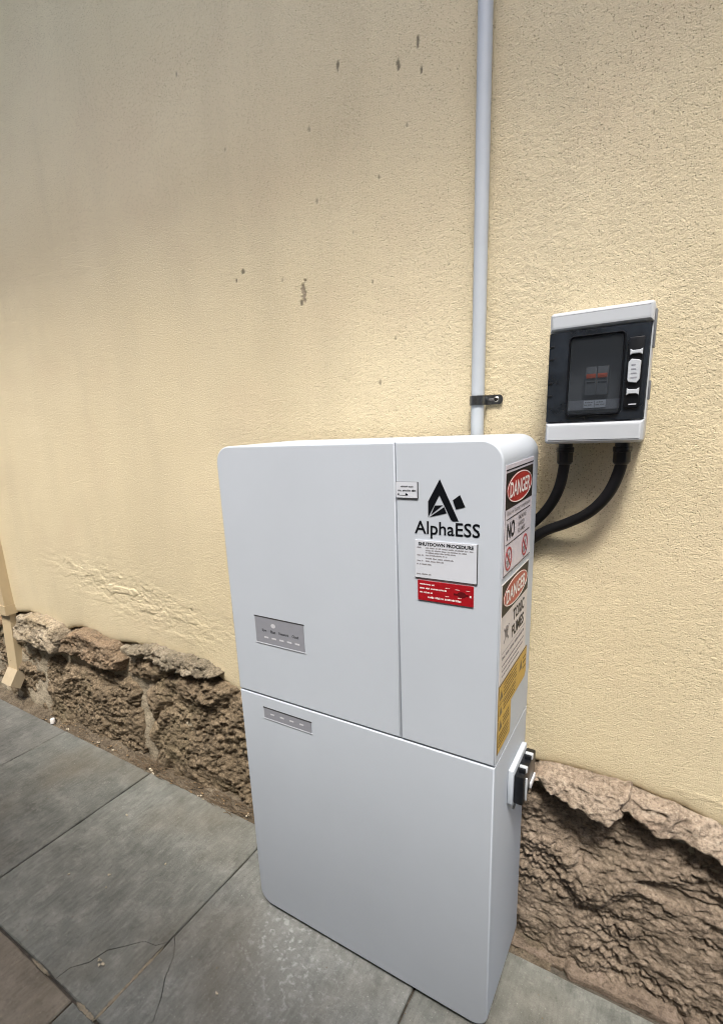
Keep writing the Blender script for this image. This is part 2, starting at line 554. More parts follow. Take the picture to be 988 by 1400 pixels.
def paver(poly, mat, dz=0.0, gap=0.003, seed=0, chip=0.0025, crack=None):
    rnd = random.Random(seed * 13 + 5)
    area = sum(poly[i - 1][0] * poly[i][1] - poly[i][0] * poly[i - 1][1] for i in range(len(poly)))
    if area < 0: poly = poly[::-1]
    pl = inset(poly, gap)
    pl = rough_edge(pl, seed=seed)
    n = len(pl)
    top = inset(pl, 0.0025)
    cen = Vector((sum(p[0] for p in pl) / n, sum(p[1] for p in pl) / n))
    tx, ty = rnd.uniform(-.0012, .0012), rnd.uniform(-.0012, .0012)
    vs = []
    for (x, y), (ox, oy) in zip(top, pl):
        k = max(0.0, rnd.gauss(0, 0.3)) * chip / 0.0025
        q = Vector((x, y)).lerp(Vector((2 * x - ox, 2 * y - oy)), k)
        if crack and min(seg_d((ox, oy), crack[i], crack[i + 1]) for i in range(len(crack) - 1)) < .004:
            q = Vector((ox, oy)).lerp(Vector((x, y)), .08 if k < .3 else .8)
        vs.append((q.x, q.y, GZ + dz + tx * (q.x - cen.x) + ty * (q.y - cen.y)))
    for (x, y) in pl: vs.append((x, y, GZ + dz - 0.0028))
    for (x, y) in pl: vs.append((x, y, GZ - 0.04))
    fs = [tuple(range(n))]
    for l in range(2):
        for i in range(n):
            j = (i + 1) % n
            fs.append((l * n + i, l * n + j, (l + 1) * n + j, (l + 1) * n + i))
    return mesh('paver', vs, fs, mat, pavement, 30)

Y0, Y1 = -0.408, 0.208
crack1 = [(-0.300, -0.408), (-0.295, -0.372), (-0.267, -0.340), (-0.255, -0.298), (-0.193, -0.235), (-0.158, -0.228), (-0.137, -0.205)]
crack2 = [(-0.137, -0.185), (-0.095, -0.223), (-0.072, -0.270), (-0.046, -0.301), (-0.019, -0.346), (0.012, -0.408)]
row1 = [-2.46, -1.885, -1.31, -0.735, -0.137, 0.441, 1.02, 1.6, 2.2]
mats1 = ['pav_d', 'pav_d', 'pav_c', 'pav_a', 'pav_b', 'pav_a', 'pav_d', 'pav_a']
mats1[1] = 'pav_d'
mats1[2] = 'pav_e'
s = 1
for i in range(len(row1) - 1):
    a, b = row1[i], row1[i + 1]
    g = 0.0022
    if abs(a + 0.735) < 1e-6:
        mid = crack1[::-1][1:-1]
        paver([(a + g, Y0 + g), (a + g, Y1), (b - g, Y1), (b - g, -0.207)] + mid + [(-.300, Y0 + g)], M['pav_a'], 0.0, 0.0001, 31, crack=crack1)
        paver([(-.300, Y0 + g)] + mid[::-1] + [(b - g, -0.207), (b - g, Y0 + g)], M['pav_a'], -0.0008, 0.0001, 32, crack=crack1)
    elif abs(a + 0.137) < 1e-6:
        mid = crack2[::-1][1:-1]
        paver([(a + g, -0.187), (a + g, Y1), (b - g, Y1), (b - g, Y0 + g), (0.012, Y0 + g)] + mid, M['pav_b'], 0.0010, 0.0001, 33, crack=crack2)
        paver([(a + g, Y0 + g)] + [(a + g, -0.187)] + mid[::-1] + [(0.012, Y0 + g)], M['pav_b'], 0.0006, 0.0001, 34, crack=crack2)
    else:
        paver([(a, Y0), (b, Y0), (b, Y1), (a, Y1)], M[mats1[i]], random.uniform(-.001, .0012), 0.0026, s)
    s += 1
row2 = [-2.52, -1.945, -1.37, -0.795, -0.2185, 0.355, 0.93, 1.505, 2.08]
for i in range(len(row2) - 1):
    paver([(row2[i], -1.015), (row2[i + 1], -1.015), (row2[i + 1], Y0 - 0.002), (row2[i], Y0 - 0.002)], M['pav_c' if i % 3 != 1 else 'pav_a'], random.uniform(-.001, .001), 0.0028, s)
    s += 1
for i in range(7):
    a = -2.2 + 0.575 * i
    paver([(a, -1.28), (a + 0.575, -1.28), (a + 0.575, -1.02), (a, -1.02)], M['pav_d'], 0, 0.0028, s)
    s += 1

def filler(a, b, w, seed):
    rnd = random.Random(seed)
    A, B = Vector(a), Vector(b)
    n = 26
    t = (B - A).normalized(); nn = Vector((-t.y, t.x))
    vs, fs = [], []
    for i in range(n + 1):
        p = A.lerp(B, i / n)
        k = w * rnd.uniform(.5, 1.25) * (abs(math.sin(math.pi * i / n)) ** .35)
        z = GZ + rnd.uniform(-.0012, .0009)
        for sgn, dz in ((-1, -.0022), (0, 0), (1, -.0022)):
            q = p + nn * (sgn * k)
            vs.append((q.x, q.y, z + .0016 + dz))
    for i in range(n):
        for k in range(2): fs.append((i * 3 + k, i * 3 + k + 1, i * 3 + k + 4, i * 3 + k + 3))
    return mesh('joint_mortar', vs, fs, M['joint'], pavement, 60)
filler((-.137, -.22), (-.137, -.415), .0048, 1)
filler((-.137, -.41), (-.205, -.409), .0055, 2)
filler((-.32, -.409), (-.40, -.409), .004, 3)

# ================================================================== house wall
wall = empty('house_wall', (0, 0.3, GZ))
tag(wall, 'cream textured rendered house wall over a rough sandstone footing', 'wall')
wall_inv = Matrix.Translation((0, -0.3, -GZ))
def in_wall(o):
    o.parent = wall
    o.matrix_parent_inverse = wall_inv
    return o

# --- bottom edge of the render
edge = np.array([(-3.2, .40), (-1.98, .38), (-1.854, .385), (-1.70, .45), (-1.574, .472), (-1.452, .460), (-1.362, .448), (-1.335, .418), (-1.24, .455), (-1.152, .472),
                 (-1.053, .456), (-.955, .453), (-.823, .468), (-.745, .477), (-.652, .470), (-.543, .472), (-.442, .470), (-.39, .440), (-.284, .398), (-.15, .40),
                 (.2, .42), (.5, .46), (.618, .472), (.655, .478), (.702, .479), (.755, .480), (.812, .480), (.89, .467), (.973, .443), (1.1, .425), (1.6, .42), (2.6, .41)])
def zb(x):
    return np.interp(x, edge[:, 0], edge[:, 1]) + 0.006 + 0.0035 * fbm(x * 22, 3.1, 0.5, 3)

xs = [-3.2]
while xs[-1] < 2.4:
    x = xs[-1]
    d = math.hypot(x - 0.83, 1.08)
    if -2.15 < x < 1.12: step = 0.0019 * d
    else: step = 0.03
    xs.append(x + step)
xs = np.array(xs)
tz = [0.0]
while tz[-1] < 2.75:
    t = tz[-1]
    tz.append(t + (0.0021 if t < 1.4 else 0.0034 if t < 2.05 else 0.02))
tz = np.array(tz)
ZT = 3.08
X, T = np.meshgrid(xs, tz / tz[-1], indexing='ij')
ZB = zb(xs)[:, None]
Z = ZB + (ZT - ZB) * T
hgt = Z - ZB
A = np.clip(1.0 - np.abs(Z - 1.0) * 0, 0, 1)
# sand-finish grain, rougher in places, trowelled smooth close to the bottom on the left
rough = 0.75 + 0.35 * fbm(X * 2.1, 0.3, Z * 2.1, 3)
smooth_l = sstep(0.02, 0.12, hgt) * 0.75 + 0.25
smooth_l = np.where(X < 0.3, smooth_l, 0.55 + 0.45 * sstep(0.0, 0.1, hgt))
smooth_up = 1.0 - 0.45 * sstep(1.55, 2.1, Z)
DD = np.sqrt((X - 0.83) ** 2 + 1.16)
wq = 0.2 * fbm(X * 70, 8.7, Z * 70, 1)
g1 = (vnoise(X * 175 + wq, 1.7, Z * 185 + wq) + 0.12 * vnoise(X * 96, 3.9, Z * 101)) * np.clip(1.5 / DD, 0.25, 1.0)
g2 = fbm(X * 62, 4.7, Z * 75, 2, 0.55)
g1 = g1 - 0.8 * np.clip(-g1 - 0.3, 0, 1)
grain = np.clip(rough, 0.35, 1.3) * smooth_l * smooth_up * (0.00062 * g1 + 0.00006 * g2)
wavy = 0.0035 * fbm(X * 3.2, 2.2, Z * 3.2, 3) + 0.0006 * fbm(X * 11, 6.2, Z * 13, 2)
# blown, flaking render above the footing
fm = np.exp(-((X + 0.80) / 0.45) ** 2 - ((Z - (0.70 - 0.16 * (X + 1.0))) / 0.085) ** 2)
fm2 = sstep(0.80, 0.92, X) * np.exp(-((Z - 0.52) / 0.07) ** 2) * 0.8
fl = fbm(X * 17 + 0.5 * Z * 10, 9.1, Z * 38, 4, 0.6)
fl_t = sstep(-0.012, 0.02, fl) + 0.7 * sstep(0.28, 0.31, fl)
flakes = (fm * 0.0016 + fm2 * 0.0010) * (fl_t - 0.7) + fm * 0.0012 * fbm(X * 75, 2.0, Z * 100, 2)
# lip at the bottom edge
lip = 0.010 * np.exp(-hgt / 0.012)
Yw = WY - grain - wavy * 0.6 - flakes + lip * 0.8
# chipped spots
spots = [(.061, 1.546, .011, .020), (.052, 1.525, .006, .010), (-.119, 1.621, .010, .009), (-.145, 1.603, .006, .006), (.312, 1.903, .006, .016), (.178, 1.947, .006, .015),
         (.354, 1.926, .004, .014), (.360, 1.88, .004, .008), (-.591, 1.973, .005, .005), (.244, 1.535, .004, .005), (-.281, 2.09, .004, .007), (.296, 1.415, .005, .006), (.257, 1.331, .005, .012),
         (.111, 1.72, .005, .007), (.10, 1.86, .004, .006), (-.145, 1.89, .004, .006), (.0, 1.58, .004, .007), (.265, 1.73, .005, .007), (-.47, .665, .010, .008), (-.66, .705, .006, .006), (-1.13, .71, .005, .004),
         (.20, 1.64, .003, .004), (.33, 1.80, .004, .006), (.90, .80, .003, .003)]
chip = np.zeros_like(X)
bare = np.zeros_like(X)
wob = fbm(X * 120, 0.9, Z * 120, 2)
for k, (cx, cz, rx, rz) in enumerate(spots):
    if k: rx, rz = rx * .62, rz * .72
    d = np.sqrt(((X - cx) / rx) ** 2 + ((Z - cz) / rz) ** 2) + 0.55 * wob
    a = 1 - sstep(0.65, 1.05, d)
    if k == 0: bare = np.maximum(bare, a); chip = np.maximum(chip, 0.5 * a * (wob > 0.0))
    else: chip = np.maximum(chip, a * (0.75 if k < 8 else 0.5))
Yw = Yw + 0.0025 * np.maximum(chip, bare)
nx, nz = X.shape
idx = np.arange(nx * nz).reshape(nx, nz)
q = np.stack([idx[:-1, :-1], idx[1:, :-1], idx[1:, 1:], idx[:-1, 1:]], -1).reshape(-1, 4)
co = np.stack([X, Yw, Z], -1).reshape(-1, 3)
# turn the bottom edge back into the wall (thickness of the render)
nb = len(co)
rows = [co]
for (dy, dz_) in ((0.006, -0.001), (0.04, 0.004)):
    r_ = co.reshape(nx, nz, 3)[:, 0, :].copy()
    r_[:, 1] += dy; r_[:, 2] += dz_
    rows.append(r_)
co2 = np.concatenate(rows)
b0 = idx[:, 0]; b1 = nb + np.arange(nx); b2 = nb + nx + np.arange(nx)
q2 = [np.stack([b1[:-1], b1[1:], b0[1:], b0[:-1]], -1), np.stack([b2[:-1], b2[1:], b1[1:], b1[:-1]], -1)]
chip2 = np.concatenate([chip.ravel(), np.zeros(2 * nx)])
bare2 = np.concatenate([bare.ravel(), np.full(2 * nx, .5)])
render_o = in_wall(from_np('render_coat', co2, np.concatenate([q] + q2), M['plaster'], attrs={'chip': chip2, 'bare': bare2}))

# --- mortar bed behind the stones
mx = np.arange(-3.2, 2.4, 0.008)
mz = np.arange(-0.07, 0.56, 0.008)
MX, MZ = np.meshgrid(mx, mz, indexing='ij')
MY = 0.283 - 0.009 * sstep(-.2, -.5, MX) + 0.010 * fbm(MX * 14, 7.7, MZ * 14, 4) - 0.012 * sstep(0.30, 0.0, MZ)
MY = np.where(MZ > zb(mx)[:, None] - 0.015, 0.306, MY)
nx, nz = MX.shape
idx = np.arange(nx * nz).reshape(nx, nz)
q = np.stack([idx[:-1, :-1], idx[1:, :-1], idx[1:, 1:], idx[:-1, 1:]], -1).reshape(-1, 4)
in_wall(from_np('mortar_bed', np.stack([MX, MY, MZ], -1).reshape(-1, 3), q, M['mortar']))
# --- core so that the wall is solid
in_wall(box('wall_core', (-3.2, 0.325, -0.07), (2.4, 0.55, 3.08), M['mortar']))

def sd_poly(px, pz, poly):
    """signed distance, positive inside"""
    P = np.array(poly)
    d = np.full(px.shape, 1e9)
    ins = np.zeros(px.shape, bool)
    n = len(P)
    for i in range(n):
        a, b = P[i - 1], P[i]
        e = b - a
        w0, w1 = px - a[0], pz - a[1]
        t = np.clip((w0 * e[0] + w1 * e[1]) / (e @ e + 1e-12), 0, 1)
        d = np.minimum(d, (w0 - e[0] * t) ** 2 + (w1 - e[1] * t) ** 2)
        c = ((a[1] > pz) != (b[1] > pz)) & (px < (b[0] - a[0]) * (pz - a[1]) / (b[1] - a[1] + 1e-12) + a[0])
        ins ^= c
    return np.where(ins, 1, -1) * np.sqrt(d)

def stone(poly, mat, front, res=0.004, edge_w=0.03, amp=0.009, strata=0.006, warp=0.007, seed=0, fn=None, back=0.318, fine=1.0, calm=None):
    P = np.array(poly)
    gx = np.arange(P[:, 0].min() - .015, P[:, 0].max() + .016, res)
    gz = np.arange(P[:, 1].min() - .015, P[:, 1].max() + .016, res)
    GX, GZ_ = np.meshgrid(gx, gz, indexing='ij')
    so = seed * 3.7
    wx = GX + warp * fbm(GX * 22, so, GZ_ * 22, 4, .65)
    wz = GZ_ + warp * fbm(GX * 22, so + 4.4, GZ_ * 22, 4, .65)
    sd = sd_poly(wx, wz, poly)
    prof = np.sqrt(np.clip(1 - (1 - np.clip(sd / edge_w, 0, 1)) ** 2, 0, 1))
    y = back - (back - front) * prof
    n = amp * fbm(GX * 7, so + 1.1, GZ_ * 10, 4, 0.55)
    wv = 0.25 * fbm(GX * 5, so + 2.2, GZ_ * 5, 2)
    lay = fbm(GX * 4, so + 5.5, GZ_ * 11 + wv * 5, 4, 0.55) * 2.8
    raw = lay
    lay = np.floor(lay) + sstep(0.25, 0.75, lay - np.floor(lay))
    st = strata * (0.45 * lay + 0.30 * raw)
    pit = fbm(GX * 42, so + 8.8, GZ_ * 55, 3, 0.6)
    md = 0.55 + 0.85 * sstep(-0.25, 0.35, fbm(GX * 6, so + 9.9, GZ_ * 9, 3))
    fi = md * fine * (0.0040 * fbm(GX * 60, so + 3.3, GZ_ * 85, 3, 0.65) + 0.0044 * fbm(GX * 125, so + 6.3, GZ_ * 135, 2) - 0.006 * sstep(0.12, 0.6, pit))
    y = y - (n + st + fi) * np.clip(sd / 0.012, 0, 1)
    if fn is not None: y = y + fn(GX, GZ_, sd)
    if calm is not None: y = y + (st + fi + n) * calm(GX, GZ_) * np.clip(sd / 0.012, 0, 1)
    keep = sd > -res * 0.7
    y = np.where(sd <= 0, back, y)
    qk = keep[:-1, :-1] & keep[1:, :-1] & keep[1:, 1:] & keep[:-1, 1:]
    nx, nz = GX.shape
    idx = np.arange(nx * nz).reshape(nx, nz)
    q = np.stack([idx[:-1, :-1], idx[1:, :-1], idx[1:, 1:], idx[:-1, 1:]], -1)[qk]
    used = np.unique(q)
    remap = -np.ones(nx * nz, int); remap[used] = np.arange(len(used))
    co = np.stack([GX, y, GZ_], -1).reshape(-1, 3)[used]
    return in_wall(from_np('stone', co, remap[q], mat))

def overhang(zlo, zhi, push):
    """lets a cap stone slope outwards to its lower edge"""
    return lambda x, z, sd: -push * (1 - sstep(zlo, zhi, z)) + 0.3 * push

# caps on the left
stone([(-2.6, .40), (-2.3, .47), (-2.0, .455), (-1.85, .40), (-1.84, .36), (-2.0, .33), (-2.5, .31)], M['stoneCap'], .235, seed=1)
stone([(-1.66, .405), (-1.60, .468), (-1.50, .492), (-1.40, .488), (-1.29, .472), (-1.262, .43), (-1.29, .352), (-1.40, .338), (-1.523, .340), (-1.62, .355)], M['stoneA'], .222, edge_w=.022, seed=2, fn=overhang(.35, .47, .014))
stone([(-1.285, .415), (-1.24, .453), (-1.155, .484), (-1.07, .490), (-.985, .475), (-.915, .468), (-.892, .431), (-.868, .405), (-.90, .345), (-.985, .346), (-1.12, .350), (-1.225, .345), (-1.29, .355)], M['stoneB'], .232, edge_w=.022, seed=3, fn=overhang(.35, .47, .008))
stone([(-.875, .440), (-.82, .468), (-.707, .502), (-.583, .503), (-.48, .501), (-.40, .494), (-.335, .472), (-.362, .452), (-.425, .442), (-.508, .440), (-.596, .432), (-.685, .447), (-.782, .446)], M['stoneC'], .226, res=.0035, edge_w=.016, amp=.007, seed=4, fn=overhang(.44, .49, .012))
stone([(-.87, .40), (-.80, .437), (-.66, .440), (-.59, .425), (-.63, .375), (-.70, .345), (-.78, .33), (-.86, .338)], M['stoneL'], .262, seed=14)
# main course on the left
stone([(-2.6, .33), (-2.1, .345), (-1.70, .345), (-1.55, .32), (-1.525, .20), (-1.545, -.02), (-2.1, -.05), (-2.6, -.05)], M['stoneL'], .262, seed=5)
stone([(-1.472, .285), (-1.40, .318), (-1.247, .295), (-1.063, .325), (-.907, .322), (-.822, .312), (-.812, .243), (-.80, .15), (-.795, -.05), (-1.15, -.06), (-1.48, -.05), (-1.505, .153)], M['stoneL'], .245, seed=6)
stone([(-.765, .31), (-.70, .355), (-.655, .385), (-.56, .425), (-.42, .445), (-.24, .43), (-.06, .41), (-.03, .2), (-.04, -.06), (-.42, -.07), (-.765, -.05), (-.758, .149)], M['stoneL'], .246, seed=7)
stone([(-.02, .41), (.26, .425), (.285, .2), (.27, -.06), (-.015, -.06), (-.01, .2)], M['stoneL'], .262, res=.01, seed=8)
stone([(-.2, .455), (.35, .47), (.59, .475), (.595, .43), (.3, .435), (-.1, .425)], M['stoneCap'], .262, res=.01, seed=9)
# right of the cabinet
def g1_fn(x, z, sd):
    return -0.030 * (1 - sstep(.428, .486, z)) + .010
stone([(.618, .452), (.632, .476), (.663, .486), (.71, .489), (.822, .490), (.826, .474), (.806, .456), (.812, .436), (.786, .418), (.741, .424), (.711, .428), (.690, .438), (.663, .440), (.640, .446)], M['stoneCapR'], .226, res=.0024, edge_w=.013, amp=.005, strata=.005, warp=.005, fine=1.2, seed=10, fn=g1_fn)
def g2_fn(x, z, sd):
    zc = np.interp(x, [.8, .97, 1.1, 1.35], [.445, .42, .395, .38])
    return -0.026 * (1 - sstep(-.03, .035, z - zc)) + .010
stone([(.79, .490), (.89, .476), (.973, .454), (1.1, .436), (1.40, .425), (1.40, .345), (1.1, .368), (1.0, .388), (.938, .404), (.86, .414), (.82, .428), (.79, .44)], M['stoneCapR'], .246, res=.0026, edge_w=.015, amp=.006, strata=.006, warp=.006, fine=1.2, seed=11, fn=g2_fn)
hol = [(.838, .279), (.873, .299), (.909, .288), (.948, .273), (.946, .250), (.895, .251), (.848, .262)]
def h_fn(x, z, sd):
    s2 = sd_poly(x + .004 * fbm(x * 30, 1, z * 30, 2), z + .004 * fbm(x * 30, 5, z * 30, 2), hol)
    lean = 0.016 * sstep(.05, .40, z) - 0.012
    return lean + 0.018 * sstep(-.002, .007, s2)
def h_calm(x, z):
    s2 = sd_poly(x + .004 * fbm(x * 30, 1, z * 30, 2), z + .004 * fbm(x * 30, 5, z * 30, 2), hol)
    return 0.85 * sstep(-.002, .006, s2)
stone([(.30, .42), (.62, .425), (.712, .412), (.809, .408), (.90, .402), (.98, .385), (1.1, .36), (1.45, .34), (1.46, -.05), (.30, -.06)], M['stoneR'], .252, res=.0026, amp=.008, strata=.0065, warp=.008, seed=12, fn=h_fn, fine=0.95, calm=h_calm)
stone([(1.49, .44), (2.2, .43), (2.2, -.05), (1.49, -.05)], M['stoneR'], .25, res=.01, seed=13)

# --- eaves over the wall
in_wall(box('soffit', (-6, -0.44, 3.06), (5, 0.30, 3.085), M['soffit']))
in_wall(box('fascia', (-6, -0.465, 3.04), (5, -0.442, 3.22), M['soffit']))
bm = bmesh.new()
roofv = [bm.verts.new(p) for p in ((-6, -0.49, 3.20), (5, -0.49, 3.20), (5, 0.6, 3.8), (-6, 0.6, 3.8), (-6, -0.49, 3.23), (5, -0.49, 3.23), (5, 0.6, 3.83), (-6, 0.6, 3.83))]
for f in ((0, 1, 2, 3), (4, 5, 6, 7), (0, 1, 5, 4), (1, 2, 6, 5), (2, 3, 7, 6), (3, 0, 4, 7)): bm.faces.new([roofv[i] for i in f])
in_wall(from_bm('roof_edge', bm, M['soffit']))

# ================================================================== unseen wall behind the viewer, added to shade the cabinet foot and paving
blocker_wall = empty('unseen_shade_wall', (0, -1.4, GZ - 0.05))
tag(blocker_wall, 'plain grey unseen wall added behind the viewer for its shade', 'wall')
o = box('wall_face', (-9, -1.5, GZ - 0.06), (8, -1.30, 2.62), M['shade_wall'])
o.parent = blocker_wall; o.matrix_parent_inverse = Matrix.Translation((0, 1.4, -GZ + 0.05))
o = box('coping', (-9, -1.53, 2.62), (8, -1.27, 2.68), M['shade_wall'], bevel=.006)
o.parent = blocker_wall; o.matrix_parent_inverse = Matrix.Translation((0, 1.4, -GZ + 0.05))

# ================================================================== soil, mortar skirt and litter at the foot
sx = np.arange(-2.4, 0.7, 0.005)
sy = np.arange(0.196, 0.300, 0.005)
SX, SY = np.meshgrid(sx, sy, indexing='ij')
front = 0.206 + 0.009 * fbm(SX * 8, 3.3, 0, 3)
up = sstep(0, 0.05, SY - front)
SZ = GZ - 0.004 + up * (0.020 + 0.012 * fbm(SX * 9, SY * 9, 2.2, 3)) + (0.004 * fbm(SX * 70, SY * 70, 1.2, 3) + 0.003 * fbm(SX * 160, SY * 160, 4.2, 2)) * sstep(-.004, .012, SY - front)
SZ = np.where(SY < front - 0.006, GZ - 0.012, SZ)
nx, nz = SX.shape
idx = np.arange(nx * nz).reshape(nx, nz)
q = np.stack([idx[:-1, :-1], idx[1:, :-1], idx[1:, 1:], idx[:-1, 1:]], -1).reshape(-1, 4)
tag(from_np('soil_strip', np.stack([SX, SY, SZ], -1).reshape(-1, 3), q, M['soil']), 'strip of dry soil and crumbs along the footing stones', kind='stuff')

def skirt(x0, x1, yf, zt, seed, mat):
    gx = np.arange(x0, x1 + .001, 0.0035)
    prof = [(0.0, -0.03), (0.0, 0.5), (0.0, 0.90), (0.0012, 1.0), (0.010, 1.05), (0.02, 1.2), (0.035, 1.5), (0.05, 1.8), (0.07, 2.0)]
    V = []
    taper = np.minimum(sstep(0, .02, gx - x0), sstep(0, .02, x1 - gx))
    for k, (dy, kz) in enumerate(prof):
        yy = yf + dy + 0.0035 * fbm(gx * 25, seed, k * .3, 3) + (1 - taper) * 0.02
        zz = GZ - 0.006 + kz * (zt + 0.006) * (0.35 + 0.65 * taper) + (0.0028 * fbm(gx * 40, seed + 2, k * .9, 3) if k > 1 else 0)
        V.append(np.stack([gx, yy, zz], -1))
    V = np.stack(V, 1)
    nx, nz = V.shape[:2]
    idx = np.arange(nx * nz).reshape(nx, nz)
    q = np.stack([idx[:-1, :-1], idx[1:, :-1], idx[1:, 1:], idx[:-1, 1:]], -1).reshape(-1, 4)
    return in_wall(from_np('mortar_skirt', V.reshape(-1, 3), q, mat))
skirt(.56, .735, .222, .006, 2.0, M['skirt'])
skirt(.715, .955, .2135, .012, 4.0, M['skirt'])
skirt(.945, 1.5, .222, .016, 6.0, M['skirt'])

# leaf litter and straw
bm = bmesh.new()
rnd = random.Random(5)
for k in range(300):
    x = rnd.choice([rnd.uniform(-1.5, -.1), rnd.gauss(-.32, .14), rnd.gauss(-.75, .05)])
    y = min(.238, max(.198, rnd.gauss(.222, .012)))
    z = GZ + .004 + max(0, (y - .208)) * .55
    L = rnd.uniform(.010, .05)
    a = rnd.uniform(-.6, .6) + (math.pi if rnd.random() < .5 else 0)
    w = rnd.uniform(.0005, .0011)
    pts = []
    bend = rnd.uniform(-.5, .5)
    for j in range(4):
        t = j / 3
        ang = a + bend * t
        pts.append(Vector((x + math.cos(ang) * L * t, min(.243, y + math.sin(ang) * L * t * .5), z + .003 * math.sin(t * 3) + rnd.uniform(0, .002))))
    ring = []
    for p in pts:
        ring.append([bm.verts.new(p + Vector((0, w, -w))), bm.verts.new(p + Vector((0, -w, -w))), bm.verts.new(p + Vector((0, 0, w)))])
    for j in range(3):
        for i in range(3):
            bm.faces.new((ring[j][i], ring[j][(i + 1) % 3], ring[j + 1][(i + 1) % 3], ring[j + 1][i]))
tag(from_bm('straw_litter', bm, M['twig']), 'dry straw and twigs lying along the foot of the stones', kind='stuff')
bm = bmesh.new()
for k in range(150):
    if k < 105:
        x = rnd.uniform(-1.5, -.15); y = rnd.uniform(.200, .236)
    else:
        x = rnd.uniform(-1.2, .9); y = rnd.uniform(-.40, .20)
        if -0.01 < x < .63 and y > -.03: continue
    z = GZ + .0035 + max(0, (y - .206)) * .5
    r = rnd.uniform(.002, .007) if k < 105 else rnd.uniform(.0010, .0024)
    a = rnd.uniform(0, 6.28)
    tl = rnd.uniform(-.4, .4)
    c = bm.verts.new((x, y, z + r * .25))
    rim = [bm.verts.new((x + math.cos(a + i * 1.256) * r * rnd.uniform(.6, 1.3), y + math.sin(a + i * 1.256) * r * .6, z + tl * r * math.cos(i * 1.256) * .5)) for i in range(5)]
    for i in range(5): bm.faces.new((c, rim[i], rim[(i + 1) % 5]))
tag(from_bm('leaf_litter', bm, M['leaf']), 'crumbled dead leaves and grit scattered on the paving', kind='stuff')
bm = bmesh.new()
for (x, y, r) in ((-.735, .215, .011), (-.72, .205, .007), (-.47, .207, .007), (-.445, .203, .004), (-.25, .216, .009), (-.62, .02, .006), (-.45, -.16, .005), (-.42, -.19, .004), (-.34, -.05, .004), (-.56, -.22, .004), (-.235, -.33, .008), (-.245, -.325, .005), (-1.30, .212, .008), (-.98, .215, .006), (-1.08, .218, .007), (.06, -.23, .005), (.12, -.27, .006)):
    for kk in range(3):
        cx, cy = x + rnd.uniform(-r, r), y + rnd.uniform(-r, r) * .5
        bm.verts.ensure_lookup_table()
        top = [bm.verts.new((cx + math.cos(i * 1.05) * r * rnd.uniform(.3, .6), cy + math.sin(i * 1.05) * r * rnd.uniform(.2, .5), GZ + .0042 + (max(0, y - .205) * .6) + rnd.uniform(0, .001))) for i in range(6)]
        bot = [bm.verts.new((v.co.x, v.co.y, v.co.z - .0028)) for v in top]
        bm.faces.new(top)
        for i in range(6): bm.faces.new((top[i], top[(i + 1) % 6], bot[(i + 1) % 6], bot[i]))
tag(from_bm('plaster_crumbs', bm, M['flake']), 'small pale plaster flakes fallen on the paving', kind='stuff')
cap = prism('bottle_cap', [(math.cos(a) * .011 - 1.425, math.sin(a) * .011 + .213) for a in [k * math.pi / 9 for k in range(18)]], [(GZ + .001, 0), (GZ + .020, 0.0004), (GZ + .022, 0.002)], M['white_cap'], None, 40, 'z')
tag(cap, 'small white plastic cap lying by the footing stones', 'cap')

# ================================================================== lettering helper
def text_mesh(name, s, mat, parent, box2, plane, off, bold=0.0, align=None):
    """box2 = (u0, v0, u1, v1) bounding box of the ink; plane maps (u, v, d) to world"""
    cu = bpy.data.curves.new(name, 'FONT')
    cu.body = s
    cu.size = 1.0
    cu.resolution_u = 3
    cu.offset = bold
    tmp = bpy.data.objects.new(name + '_tmp', cu)
    COL.objects.link(tmp)
    dg = bpy.context.evaluated_depsgraph_get()
    me = bpy.data.meshes.new_from_object(tmp.evaluated_get(dg))
    bpy.data.objects.remove(tmp)
    bpy.data.curves.remove(cu)
    n = len(me.vertices)
    c = np.zeros(n * 3, np.float32)
    me.vertices.foreach_get('co', c)
    c = c.reshape(-1, 3)
    lo, hi = c.min(0), c.max(0)
    u0, v0, u1, v1 = box2
    U = u0 + (c[:, 0] - lo[0]) / (hi[0] - lo[0]) * (u1 - u0)
    V = v0 + (c[:, 1] - lo[1]) / (hi[1] - lo[1]) * (v1 - v0)
    W = np.array([plane(a, b, off) for a, b in zip(U, V)], np.float32)
    me.vertices.foreach_set('co', W.ravel())
    me.materials.clear()
    me.materials.append(mat)
    me.update()
    me.name = name
    o = bpy.data.objects.new(name, me)
    return put(o, parent)

def flat_polys(name, polys, mat, parent, plane, off, th=0.0003):
    vs, fs = [], []
    for pl in polys:
        n = len(pl); b = len(vs)
        vs += [plane(u, v, off) for u, v in pl] + [plane(u, v, off - th) for u, v in pl]
        fs.append(tuple(range(b, b + n)))
        for i in range(n):
            j = (i + 1) % n
            fs.append((b + i, b + j, b + n + j, b + n + i))
    return mesh(name, vs, fs, mat, parent)

def rect(u0, v0, u1, v1): return [(u0, v0), (u1, v0), (u1, v1), (u0, v1)]

def ellipse(cu, cv, ru, rv, n=40): return [(cu + ru * math.cos(2 * math.pi * k / n), cv + rv * math.sin(2 * math.pi * k / n)) for k in range(n)]

def ring(cu, cv, ru, rv, w, n=32):
    a = ellipse(cu, cv, ru, rv, n); b = ellipse(cu, cv, ru - w, rv - w, n)
    return [[a[i], a[(i + 1) % n], b[(i + 1) % n], b[i]] for i in range(n)]

def print_line(u0, u1, v, h, seed, fill=1.0):
    """a line of print too small to read: word-length dashes"""
    r = random.Random(seed)
    out = []
    u = u0
    end = u0 + (u1 - u0) * fill
    while u < end - h:
        w = min(r.uniform(1.2, 5.0) * h, end - u)
        k = 0
        while k < w - h * .3:
            out.append(rect(u + k, v + r.uniform(0, .15) * h, u + k + h * .42, v + h * r.uniform(.7, 1.0)))
            k += h * .62
        u += w + h * .5
    return out

